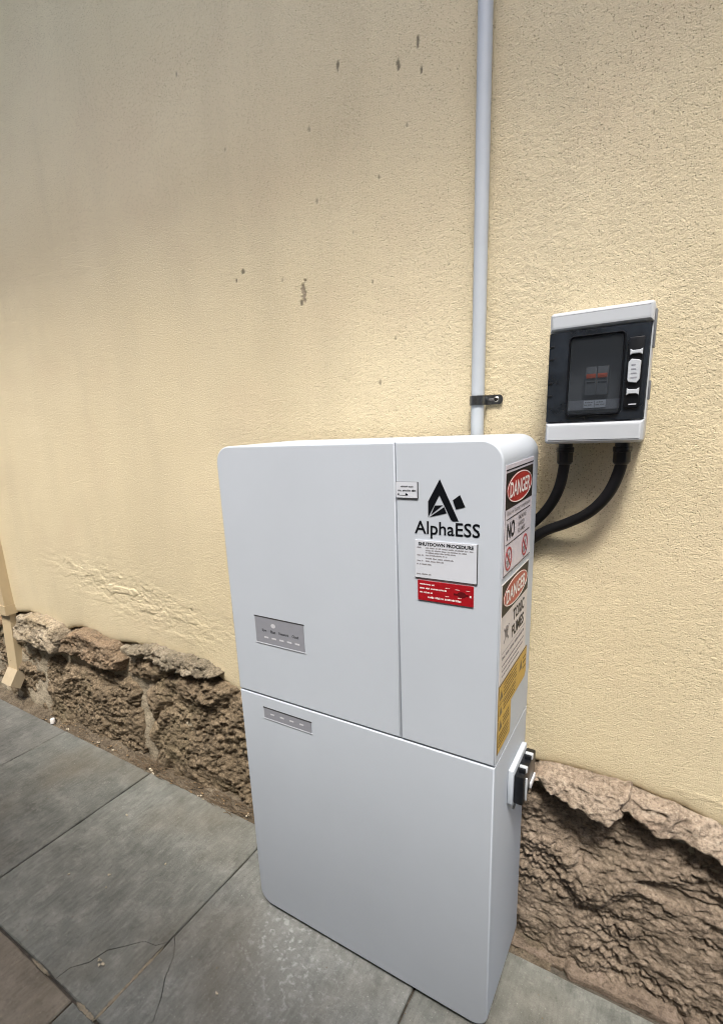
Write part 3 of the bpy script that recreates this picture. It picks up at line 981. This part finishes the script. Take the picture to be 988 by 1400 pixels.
front_plane = lambda u, v, d: (u, -d, v)           # cabinet front, y = 0
side_plane = lambda u, v, d: (0.61 + d, u, v)      # cabinet right side, x = 0.61

# ================================================================== battery cabinet
CW, CD, CH, CS = 0.61, 0.2386, 1.2063, 0.6345
cab = empty('battery_cabinet', (CW / 2, CD / 2, GZ))
tag(cab, 'tall pale grey home battery cabinet with rounded corners and warning stickers', 'battery cabinet')
cab_inv = Matrix.Translation((-CW / 2, -CD / 2, -GZ))
def in_cab(o):
    o.parent = cab
    o.matrix_parent_inverse = cab_inv
    return o

R = 0.036
lower_out = rounded_rect(0, CW, 0.004, CS - 0.0012, (R, R, 0, 0), 8)
def levels(bev, y0, y1, seg=3, edge_b=True):
    L = [(y0 + bev * (1 - math.sin(math.pi / 2 * k / seg)), bev * (1 - math.cos(math.pi / 2 * k / seg))) for k in range(seg, -1, -1)]
    if edge_b: L += [(y1 - bev * (1 - math.sin(math.pi / 2 * k / seg)), bev * (1 - math.cos(math.pi / 2 * k / seg))) for k in range(seg + 1)]
    else: L.append((y1, 0))
    return L
# round the seam edge very slightly by using small bevels all round
in_cab(prism('lower_housing', lower_out, levels(0.0032, 0, CD), M['cabinet'], smooth=32))
upper_out = rounded_rect(0, CW, CS + 0.0024, CH, (0, 0, R, R), 8)
in_cab(prism('upper_housing', upper_out, [(0.008, 0)] + levels(0.0032, 0, CD)[4:], M['cabinet'], smooth=32))
left_out = rounded_rect(0, 0.4257, CS + 0.0024, CH, (0, 0, 0, R), 8)
right_out = rounded_rect(0.4273, CW, CS + 0.0024, CH, (0, 0, R, 0), 8)
def cover(name, out, keep_x):
    o = prism(name, out, levels(0.0026, 0, 0.0079, edge_b=False), M['cabinet'], smooth=32)
    return in_cab(o)
cover('front_cover', left_out, 0.4257)
cover('front_cover', right_out, 0.4273)
in_cab(box('gasket', (0.006, 0.006, CS - 0.002), (CW - 0.006, CD - 0.006, CS + 0.004), M['dark_gap']))
for (x, y) in ((.05, .03), (.56, .03), (.05, .205), (.56, .205)):
    in_cab(prism('foot', ellipse(x, y, .016, .016, 16), [(GZ + .001, 0.001), (GZ + .004, 0), (0.008, 0)], M['black_plastic'], None, 40, 'z'))

# vertical split shade line is a real 1.6 mm gap between the covers
# display on the upper cover
d1 = in_cab(flat_polys('display_panel', [rect(.070, .772, .205, .834)], M['panel'], None, front_plane, .0012, .0011))
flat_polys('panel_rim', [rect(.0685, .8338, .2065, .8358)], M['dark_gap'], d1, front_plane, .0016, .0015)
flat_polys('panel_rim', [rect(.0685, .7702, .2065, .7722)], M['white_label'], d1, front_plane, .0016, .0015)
d1ch = [flat_polys('indicator_bar', [rect(.094 + k * .0215, .7855, .106 + k * .0215, .789) for k in range(5)], M['panel_light'], d1, front_plane, .0016),
        flat_polys('indicator_light', [ellipse(.095, .8175, .0050, .0042, 16), ellipse(.122, .8175, .0062, .0050, 16), ellipse(.151, .8175, .0042, .0036, 16), ellipse(.182, .8175, .0042, .0036, 16)][1:2], M['panel_light'], d1, front_plane, .0016)]
for s_, u0, u1 in (('Sys', .089, .102), ('Bat', .114, .127), ('Network', .137, .164), ('Cloud', .173, .190)):
    text_mesh('lettering', s_, M['ink'], d1, (u0, .800, u1, .8065), front_plane, .0015, .01)
d2 = in_cab(flat_polys('display_panel', [rect(.072, .578, .208, .605)], M['panel'], None, front_plane, .0012, .0011))
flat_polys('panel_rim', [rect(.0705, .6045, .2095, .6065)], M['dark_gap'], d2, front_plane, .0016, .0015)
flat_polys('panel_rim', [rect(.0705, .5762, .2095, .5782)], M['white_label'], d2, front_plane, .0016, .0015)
flat_polys('indicator_bar', [rect(.092 + k * .028, .590, .103 + k * .028, .5935) for k in range(4)], M['panel_light'], d2, front_plane, .0016)

# logo and maker's name
logo_polys = [
    [(.507, 1.1455), (.4865, 1.108), (.4865, 1.0805), (.5065, 1.119)],          # left limb
    [(.507, 1.1455), (.5065, 1.119), (.5265, 1.079), (.530, 1.0765), (.5395, 1.0772)],  # right limb
    [(.4985, 1.1015), (.5125, 1.1025), (.4915, 1.0855)],
    [(.5145, 1.0995), (.5190, 1.0895), (.4890, 1.0815)],
    [(.5295, 1.1115), (.5415, 1.1205), (.5505, 1.1010), (.5350, 1.0965)],
]
in_cab(flat_polys('logo', logo_polys, M['ink'], None, front_plane, .0007, .0006))
in_cab(text_mesh('brand_lettering', 'AlphaESS', M['ink'], None, (.4615, 1.0445, .5755, 1.0745), front_plane, .0006, .012))

# small label beside the seam
l0 = in_cab(flat_polys('seam_label', [rect(.428, 1.113, .4675, 1.140)], M['white_label'], None, front_plane, .0022, .0021))
flat_polys('label_border', [rect(.4275, 1.1118, .4685, 1.1130), rect(.4676, 1.1118, .4688, 1.140), rect(.428, 1.1396, .4685, 1.1403)], M['dark_gap'], l0, front_plane, .0020, .0019)
flat_polys('lettering', print_line(.437, .460, 1.1310, .0028, 2) + print_line(.432, .465, 1.1238, .0034, 3) + [rect(.431, 1.1175, .434, 1.1200), rect(.434, 1.1170, .445, 1.1176), [(.445, 1.1170), (.4505, 1.1170), (.4505, 1.119), (.4465, 1.1212)]], M['ink'], l0, front_plane, .0025)

# white shutdown label
l1 = in_cab(flat_polys('shutdown_label', [rect(.4625, .9735, .5715, 1.0405)], M['white_label'], None, front_plane, .0022, .0021))
flat_polys('label_border', [rect(.4617, .9722, .5725, .9735), rect(.5715, .9722, .5727, 1.0405)], M['dark_gap'], l1, front_plane, .0020, .0019)
text_mesh('lettering', 'SHUTDOWN PROCEDURE', M['ink'], l1, (.469, 1.0312, .566, 1.0374), front_plane, .0025, .035)
pl = []
for k, (u0, u1, v) in enumerate(((.4665, .478, 1.0265), (.482, .566, 1.0265), (.482, .558, 1.0222), (.482, .536, 1.0180), (.4665, .478, 1.0130), (.482, .525, 1.0135), (.482, .532, 1.0080), (.4665, .478, 1.0030), (.482, .515, 1.0030), (.4655, .493, .9970), (.4655, .492, .9790))):
    pl += print_line(u0, u1, v, .0026, 40 + k)
flat_polys('small_print', pl, M['grey_ink'], l1, front_plane, .0025)

# red label
l2 = in_cab(flat_polys('red_label', [rect(.467, .932, .567, .968)], M['red_label'], None, front_plane, .0022, .0021))
pl = []
for k, (u0, u1, v, h) in enumerate(((.471, .501, .9605, .0027), (.471, .520, .9530, .0030), (.471, .497, .9455, .0030), (.486, .546, .9370, .0038), (.518, .526, .9590, .0014), (.5355, .544, .9585, .0012), (.555, .562, .9585, .0014), (.518, .526, .9440, .0014), (.540, .546, .9440, .0014))):
    pl += print_line(u0, u1, v, h, 80 + k)
pl += [rect(.5605, .948, .5635, .9515)]
flat_polys('small_print', pl, M['white_ink'], l2, front_plane, .0025)
flat_polys('pictogram', [ellipse(.547, .951, .008, .0055, 14), rect(.533, .949, .540, .9525), rect(.5545, .949, .559, .9525)], M['dark_red'], l2, front_plane, .0024)

# side stickers -------------------------------------------------------
def danger_sign(z_top, z_bot, y0, y1, band_top, band_bot, plate, red):
    s_ = in_cab(flat_polys('danger_sign', [rect(y0, z_bot, y1, z_top)], plate, None, side_plane, .0009, .0008))
    flat_polys('black_band', [rect(y0 + .002, band_bot, y1 - .002, band_top)], M['sign_black'], s_, side_plane, .0012, .0002)
    cu, cv = (y0 + y1) / 2, (band_top + band_bot) / 2
    ru, rv = (y1 - y0) * .455, (band_top - band_bot) * .44
    flat_polys('red_oval', [ellipse(cu, cv, ru, rv)], red, s_, side_plane, .0015, .0002)
    flat_polys('oval_rim', ring(cu, cv, ru * .985, rv * .985, .0016), M['white_ink'], s_, side_plane, .0018, .0002)
    text_mesh('lettering', 'DANGER', M['white_ink'], s_, (cu - ru * .80, cv - rv * .50, cu + ru * .80, cv + rv * .50), side_plane, .0019, .02)
    return s_
s1 = danger_sign(1.1665, .9835, .010, .193, 1.1540, 1.0955, M['sign_white'], M['red_ink'])
flat_polys('rule', [rect(.011, 1.1575, .192, 1.1595), rect(.022, 1.0780, .180, 1.0795), rect(.022, 1.0360, .180, 1.0375), rect(.012, .9850, .191, .9865), rect(.0105, .985, .0118, 1.095)], M['ink'], s1, side_plane, .0013, .0003)
text_mesh('lettering', 'Risk of battery explosion', M['grey_ink'], s1, (.024, 1.0825, .178, 1.0925), side_plane, .0013, 0)
text_mesh('lettering', 'NO', M['ink'], s1, (.026, 1.0440, .074, 1.0730), side_plane, .0013, .03)
for k, w in enumerate(('SMOKING', 'NAKED', 'FLAMES')):
    text_mesh('lettering', w, M['grey_ink'], s1, (.098, 1.0660 - .0115 * k, (.152, .140, .146)[k], 1.0740 - .0115 * k), side_plane, .0013, .01)
for (cu, cv) in ((.040, 1.0110), (.150, 1.0110)):
    flat_polys('prohibition_mark', ring(cu, cv, .0205, .0205, .0038) + [[(cu - .0155, cv + .0125), (cu - .0125, cv + .0155), (cu + .0155, cv - .0125), (cu + .0125, cv - .0155)]], M['rose_ink'], s1, side_plane, .0016, .0003)
    flat_polys('pictogram', [rect(cu - .012, cv - .006, cu + .012, cv - .002), ellipse(cu + .004, cv + .004, .004, .006, 12), ellipse(cu - .004, cv - .010, .005, .004, 12)], M['grey_ink'], s1, side_plane, .0013, .0003)
s2 = danger_sign(.9730, .7905, .009, .190, .9715, .9155, M['sign_grey'], M['red_brown'])
text_mesh('lettering', 'TOXIC', M['ink'], s2, (.086, .8830, .166, .9060), side_plane, .0013, .03)
text_mesh('lettering', 'FUMES', M['ink'], s2, (.080, .8530, .166, .8760), side_plane, .0013, .03)
star = []
for k in range(8):
    a = k * math.pi / 4
    star.append([(.044 + .006 * math.cos(a - .35), .876 + .006 * math.sin(a - .35)), (.044 + .022 * math.cos(a - .10), .876 + .019 * math.sin(a - .10)), (.044 + .022 * math.cos(a + .10), .876 + .019 * math.sin(a + .10)), (.044 + .006 * math.cos(a + .35), .876 + .006 * math.sin(a + .35))])
flat_polys('pictogram', star[1::2] + [ellipse(.044, .880, .010, .011, 14)], M['grey_ink'], s2, side_plane, .0013, .0003)
pl = [rect(.020, .8460, .176, .8467)]
for k, v in enumerate((.8335, .8205, .8105, .8010)):
    pl += print_line(.022, .172, v, .0062 if k == 0 else .0034, 120 + k, (1, 1, .95, .8)[k])
flat_polys('small_print', pl, M['grey_ink'], s2, side_plane, .0013, .0003)
y1_ = in_cab(flat_polys('yellow_label', [[(.008, .7240), (.196, .7240), (.205, .732), (.205, .7885), (.008, .7885)]], M['yellow'], None, side_plane, .0011, .0010))
flat_polys('label_border', [rect(.008, .7880, .205, .7897), rect(.0075, .724, .0088, .7885)], M['dark_gap'], y1_, side_plane, .0014, .0003)
pl = [[(.014, .760), (.034, .760), (.024, .778)], [(.150, .755), (.172, .755), (.161, .775)], [(.014, .730), (.032, .730), (.023, .746)]]
for k, v in enumerate((.779, .772, .765, .758, .745, .738, .731)):
    pl += print_line(.040, (.140 if k < 4 else .130), v, .0036, 150 + k, .9)
pl += [rect(.008, .7512, .125, .7522)]
for k, v in enumerate((.770, .760, .748)): pl += print_line(.176, .200, v, .004, 170 + k)
flat_polys('small_print', pl, M['dim_ink'], y1_, side_plane, .0014, .0003)
y2_ = in_cab(flat_polys('yellow_label', [[(.008, .6560), (.090, .6560), (.094, .660), (.094, .7225), (.008, .7225)]], M['yellow'], None, side_plane, .0011, .0010))
flat_polys('label_border', [rect(.0072, .656, .0086, .7225)], M['dark_gap'], y2_, side_plane, .0014, .0003)
pl = [[(.014, .700), (.034, .700), (.024, .718)]]
for k, v in enumerate((.714, .707, .700, .688, .681, .674, .667)): pl += print_line(.040 if k < 3 else .014, .086, v, .0034, 180 + k, .9)
flat_polys('small_print', pl, M['dim_ink'], y2_, side_plane, .0014, .0003)

# isolator box on the lower side
iso = in_cab(box('isolator_box', (.6105, .094, .492), (.6210, .204, .568), M['cabinet'], bevel=.002))
box('smoked_cover', (.6212, .098, .494), (.640, .202, .558), M['black_plastic'], iso, bevel=.003)
for y in (.112, .160):
    box('hinge_gap', (.6262, y, .556), (.6390, y + .020, .5662), M['black_plastic'], iso, bevel=.001)
    box('hinge_lug', (.6260, y + .005, .5565), (.6415, y + .013, .5690), M['box_white'], iso, bevel=.0015)
box('latch_rib', (.6402, .110, .500), (.6440, .114, .550), M['box_white'], iso, bevel=.0008)
box('latch_rib', (.6402, .150, .500), (.6440, .190, .512), M['panel_light'], iso, bevel=.0008)
tube('seal_wire', [(.620, .112, .493), (.6215, .1125, .482), (.619, .112, .470)], .0022, M['zinc'], iso, 8, 4)

# ================================================================== conduit and saddle
con = empty('conduit_pipe', (.478, WY - .0155, 0.9))
tag(con, 'straight light grey plastic conduit running up the wall from behind the cabinet', 'conduit')
def child_of(o, root):
    o.parent = root
    o.matrix_parent_inverse = Matrix.Translation(-root.location)
    return o
CX, CY, CR = .4855, WY - .0165, .0128
child_of(tube('pipe', [(CX - .0012, CY, .90), (CX - .0008, CY, 1.3), (CX, CY, 1.7), (CX + .001, CY, 2.2), (CX + .001, CY, 3.06)], CR, M['conduit'], None, 28, 4), con)
sad = empty('pipe_saddle', (CX, WY, 1.274))
tag(sad, 'dark zinc half saddle clamp screwed beside the grey conduit', 'pipe clamp')
# strap: half ring round the pipe, then a flat lug to the right
prof = []
for k in range(15):
    a = math.radians(205 - 175 * k / 14 + 0)
    prof.append((CX - .0010 + (CR + .0014) * math.cos(a), CY - (CR + .0014) * abs(math.sin(a)) if True else 0))
prof = [(CX - .0010 - (CR + .0016), WY - .004)] + [(CX - .0010 + (CR + .0016) * math.cos(math.radians(180 - 180 * k / 14)), CY - (CR + .0016) * math.sin(math.radians(180 - 180 * k / 14))) for k in range(15)] + [(CX + CR + .0010, WY - .006), (CX + CR + .003, WY - .0042), (CX + CR + .026, WY - .0040)]
def strip(path, th, zc, hw, endround=False):
    vs, fs = [], []
    n = len(path)
    for i, (x, y) in enumerate(path):
        a = Vector(path[max(i - 1, 0)]); b = Vector(path[min(i + 1, n - 1)])
        t = (b - a).normalized(); nn = Vector((t.y, -t.x))
        w = hw
        for (o_, zz) in ((0, zc - w), (th, zc - w), (th, zc + w), (0, zc + w)):
            vs.append((x + nn.x * o_, y + nn.y * o_, zz))
    for i in range(n - 1):
        for k in range(4):
            k2 = (k + 1) % 4
            fs.append((i * 4 + k, i * 4 + k2, (i + 1) * 4 + k2, (i + 1) * 4 + k))
    fs.append((0, 1, 2, 3)); fs.append(tuple((n - 1) * 4 + k for k in range(4)))
    return vs, fs
vs, fs = strip(prof, .0012, 1.273, .0092)
child_of(mesh('strap', vs, fs, M['zinc'], None, 50), sad)
lx = CX + CR + .026
child_of(prism('lug_end', [(lx - .004, 1.273 - .0092)] + [(lx + .007 * math.sin(a), 1.273 - .0092 * math.cos(a)) for a in [math.pi * k / 10 for k in range(11)]] + [(lx - .004, 1.273 + .0092)], [(WY - .0054, 0), (WY - .0036, 0)], M['zinc'], None, 40), sad)
child_of(prism('raised_rib', rounded_rect(CX + CR + .004, CX + CR + .016, 1.2713, 1.2753, (.001,) * 4, 3), [(WY - .0064, .0006), (WY - .0050, 0)], M['chrome'], None, 40), sad)
child_of(prism('screw', ellipse(CX + CR + .0205, 1.2735, .0058, .0058, 18), [(WY - .0088, .0030), (WY - .0080, .0012), (WY - .0064, 0), (WY - .001, 0)], M['chrome'], None, 40), sad)
child_of(prism('washer', ellipse(CX + CR + .0205, 1.2735, .0040, .0040, 6), [(WY - .0091, .0006), (WY - .0086, 0)], M['sign_black'], None, 40), sad)

# ================================================================== distribution box
BX0, BX1, BZ0, BZ1 = .629, .781, 1.188, 1.404
BF = WY - .090
db = empty('distribution_box', (.705, WY, BZ0))
tag(db, 'white wall box with smoked door showing two breakers with orange toggles', 'electrical box')
box_o = rounded_rect(BX0, BX1, BZ0, BZ1, (.006,) * 4, 4)
child_of(prism('back_box', rounded_rect(BX0 + .001, BX1 - .001, BZ0 + .002, BZ1 - .002, (.006,) * 4, 4), [(BF + .041, 0), (WY - .001, 0), (WY + .004, .001)], M['box_white']), db)
# cover frame: side walls plus top and bottom bands, leaving the door bay open
def band(z0, z1, rad, name):
    return child_of(prism(name, rounded_rect(BX0, BX1, z0, z1, rad, 4), [(BF + .0030, .0030), (BF + .0008, .0044), (BF, .0070)][::-1] + [(BF + .0055, .0012), (BF + .010, 0), (BF + .040, 0)], M['box_white'], smooth=40), db)
band(1.3735, BZ1, (0, 0, .006, .006), 'cover_band')
band(BZ0, 1.2245, (.006, .006, 0, 0), 'cover_band')
child_of(box('side_wall', (BX1 - .0022, BF + .014, 1.2247), (BX1, BF + .040, 1.3733), M['box_white']), db)
child_of(box('side_wall', (BX0, BF + .014, 1.2247), (BX0 + .0022, BF + .040, 1.3733), M['box_white']), db)
child_of(box('inner_plate', (BX0 + .003, BF + .030, 1.2247), (BX1 - .003, BF + .034, 1.3733), M['box_in']), db)
for (z0, z1) in ((1.335, 1.392), (1.255, 1.285)):
    child_of(box('side_clip', (BX1 + .0002, BF + .016, z0), (BX1 + .0030, BF + .036, z1), M['breaker'], bevel=.001), db)
# door
wo = rounded_rect(.661, .7455, 1.2345, 1.3640, (.008,) * 4, 6)
bm = bmesh.new()
for lp in (rounded_rect(BX0 + .001, BX1 - .003, 1.2262, 1.3718, (.002,) * 4, 3), inset(wo, .002)):
    vv = [bm.verts.new((x, BF + .0035, z)) for x, z in lp]
    for i in range(len(vv)): bm.edges.new((vv[i], vv[(i + 1) % len(vv)]))
bmesh.ops.triangle_fill(bm, use_beauty=True, edges=bm.edges[:])
ex = bmesh.ops.extrude_face_region(bm, geom=bm.faces[:])
for v in ex['geom']:
    if isinstance(v, bmesh.types.BMVert): v.co.y += .0045
door = child_of(from_bm('door', bm, M['door']), db)
# raised window panel: frame ring and pane
def frame_ring(name, o_out, w, y0, y1, mat, parent):
    o_in = inset(o_out, w)
    n = len(o_out)
    vs = [(x, y1, z) for x, z in o_out] + [(x, y0, z) for x, z in inset(o_out, .0015)] + [(x, y0, z) for x, z in inset(o_out, w - .001)] + [(x, y1, z) for x, z in o_in]
    fs = [(l * n + i, l * n + (i + 1) % n, (l + 1) * n + (i + 1) % n, (l + 1) * n + i) for l in range(3) for i in range(n)]
    return mesh(name, vs, fs, mat, parent, 40)
frame_ring('window_frame', wo, .0032, BF - .0015, BF + .0036, M['black_plastic'], door)
prism('window_pane', inset(wo, .0036), [(BF + .0012, 0), (BF + .0030, 0)], M['smoke'], door)
for z in (1.349, 1.329, 1.290, 1.269):
    box('hinge_notch', (BX0 + .0012, BF + .0018, z), (BX0 + .009, BF + .0034, z + .0022), M['black_plastic'], door, bevel=.0005)
lat = box('latch_strip', (.7495, BF - .0005, 1.244), (.7715, BF + .0036, 1.352), M['black_plastic'], door, bevel=.0016)
# latch pieces are moulded white
def latch_piece(z0, z1, x0, x1, waist):
    pts = [(x0, z0), ((x0 + x1) / 2, z0 + waist), (x1, z0), (x1, z1), ((x0 + x1) / 2, z1 - waist), (x0, z1)]
    pts = [(x0, z0), (x0 + .004, z0 + waist), (x1 - .004, z0 + waist), (x1, z0), (x1, z1), (x1 - .004, z1 - waist), (x0 + .004, z1 - waist), (x0, z1)] if waist else [(x0 + .002, z0), (x1 - .004, z0 - .002), (x1, z0 + .004), (x1, z1 - .002), (x1 - .003, z1), (x0 + .004, z1 + .002), (x0, z1 - .003), (x0, z0 + .003)]
    return prism('latch_key', pts, [(BF - .0045, .0008), (BF - .0035, 0), (BF - .0004, 0)], M['box_white'], door)
latch_piece(1.3245, 1.3340, .7525, .7700, .0022)
latch_piece(1.2840, 1.3170, .7515, .7690, 0)
latch_piece(1.2635, 1.2745, .7520, .7695, .0022)
for k in range(4): box('latch_rib', (.756, BF - .0049, 1.2895 + .0065 * k), (.765 - .001 * k, BF - .0044, 1.2913 + .0065 * k), M['panel'], door)
box('latch_mark', (.756, BF - .0012, 1.2485), (.767, BF - .0007, 1.2500), M['white_label'], door)
# two breakers behind the pane
for k in range(2):
    x0 = .6885 + k * .0172
    br = child_of(box('circuit_breaker', (x0, BF + .011, 1.268), (x0 + .0168, BF + .030, 1.3130), M['breaker'], bevel=.001), db)
    box('toggle', (x0 + .0010, BF + .0085, 1.2945), (x0 + .0158, BF + .0112, 1.3020), M['orange'], br, bevel=.0012)
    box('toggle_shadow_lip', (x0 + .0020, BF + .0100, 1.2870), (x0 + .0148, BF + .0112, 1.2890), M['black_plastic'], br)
    lb = child_of(box('breaker_label', (x0 - .0004, BF + .0095, 1.2470), (x0 + .0160, BF + .0105, 1.2592), M['white_label']), db)
    flat_polys('small_print', print_line(x0 + .002, x0 + .014, 1.2550, .0018, 200 + k) + print_line(x0 + .001, x0 + .015, 1.2510, .0018, 210 + k), M['grey_ink'], lb, lambda u, v, d: (u, BF + .0095 - d, v), .0004, .0003)
child_of(box('label_rail', (.664, BF + .0112, 1.2440), (.744, BF + .030, 1.2600), M['panel']), db)
# cable glands
GY = WY - .046
for gx in (.658, .750):
    g = child_of(prism('cable_gland', ellipse(gx, GY, .0150, .0150, 6), [(1.1700, .0015), (1.1712, 0), (1.1790, 0), (1.1800, .0015)], M['black_plastic'], None, 30, 'z'), db)
    prism('gland_thread', ellipse(gx, GY, .0122, .0122, 20), [(1.1795, 0), (1.1895, 0)], M['black_plastic'], g, 40, 'z')
    prism('gland_nut', ellipse(gx, GY, .0138, .0138, 12), [(1.1480, .0042), (1.1500, .0018), (1.1530, 0), (1.1705, 0)], M['black_plastic'], g, 30, 'z')

c1 = tube('power_cable', [(.658, GY, 1.168), (.6570, GY, 1.140), (.6500, GY + .004, 1.103), (.632, GY + .016, 1.066), (.607, WY - .0200, 1.035), (.580, WY - .0185, 1.010), (.560, WY - .0185, .985)], .0097, M['black_rubber'], None, 18, 8)
tag(c1, 'short black cable dropping from the inner gland of the wall box', 'cable')
c2 = tube('power_cable', [(.750, GY, 1.168), (.7485, GY, 1.140), (.734, GY, 1.098), (.706, GY + .005, 1.062), (.668, GY + .016, 1.037), (.625, WY - .0200, 1.0150), (.590, WY - .0185, .985), (.565, WY - .0185, .945)], .0100, M['black_rubber'], None, 18, 8)
tag(c2, 'longer black cable sweeping from the outer gland of the wall box behind the cabinet', 'cable')

# ================================================================== downpipe at the far end
dp = empty('downpipe', (-1.755, WY, 0.1))
tag(dp, 'cream painted rectangular downpipe with a kicked-out shoe above the paving', 'downpipe')
def slanted(name, a, b, mat):
    """box between two rectangles (x0, x1, y0, y1, z)"""
    vs = []
    for (x0, x1, y0, y1, z) in (a, b):
        vs += [(x0, y0, z), (x1, y0, z), (x1, y1, z), (x0, y1, z)]
    fs = [(0, 1, 2, 3), (4, 5, 6, 7)] + [(i, (i + 1) % 4, 4 + (i + 1) % 4, 4 + i) for i in range(4)]
    return child_of(mesh(name, vs, fs, mat), dp)
slanted('upper_pipe', (-1.800, -1.700, .233, .279, .500), (-1.800, -1.700, .236, .279, 3.05), M['dp'])
slanted('socket', (-1.803, -1.697, .230, .281, .452), (-1.803, -1.697, .230, .281, .499), M['dp'])
slanted('lower_pipe', (-1.790, -1.707, .2315, .270, .172), (-1.790, -1.707, .249, .278, .455), M['dp'])
sh = mesh('shoe', [(-1.793, .229, .176), (-1.704, .229, .176), (-1.704, .272, .150), (-1.793, .272, .150),
                   (-1.793, .186, .112), (-1.704, .186, .112), (-1.704, .226, .082), (-1.793, .226, .082)],
          [(0, 1, 5, 4), (1, 2, 6, 5), (2, 3, 7, 6), (3, 0, 4, 7), (0, 1, 2, 3), (4, 5, 6, 7)], M['dp_light'])
child_of(sh, dp)
child_of(box('pipe_strap', (-1.806, .2275, .86), (-1.694, .282, .885), M['dp']), dp)
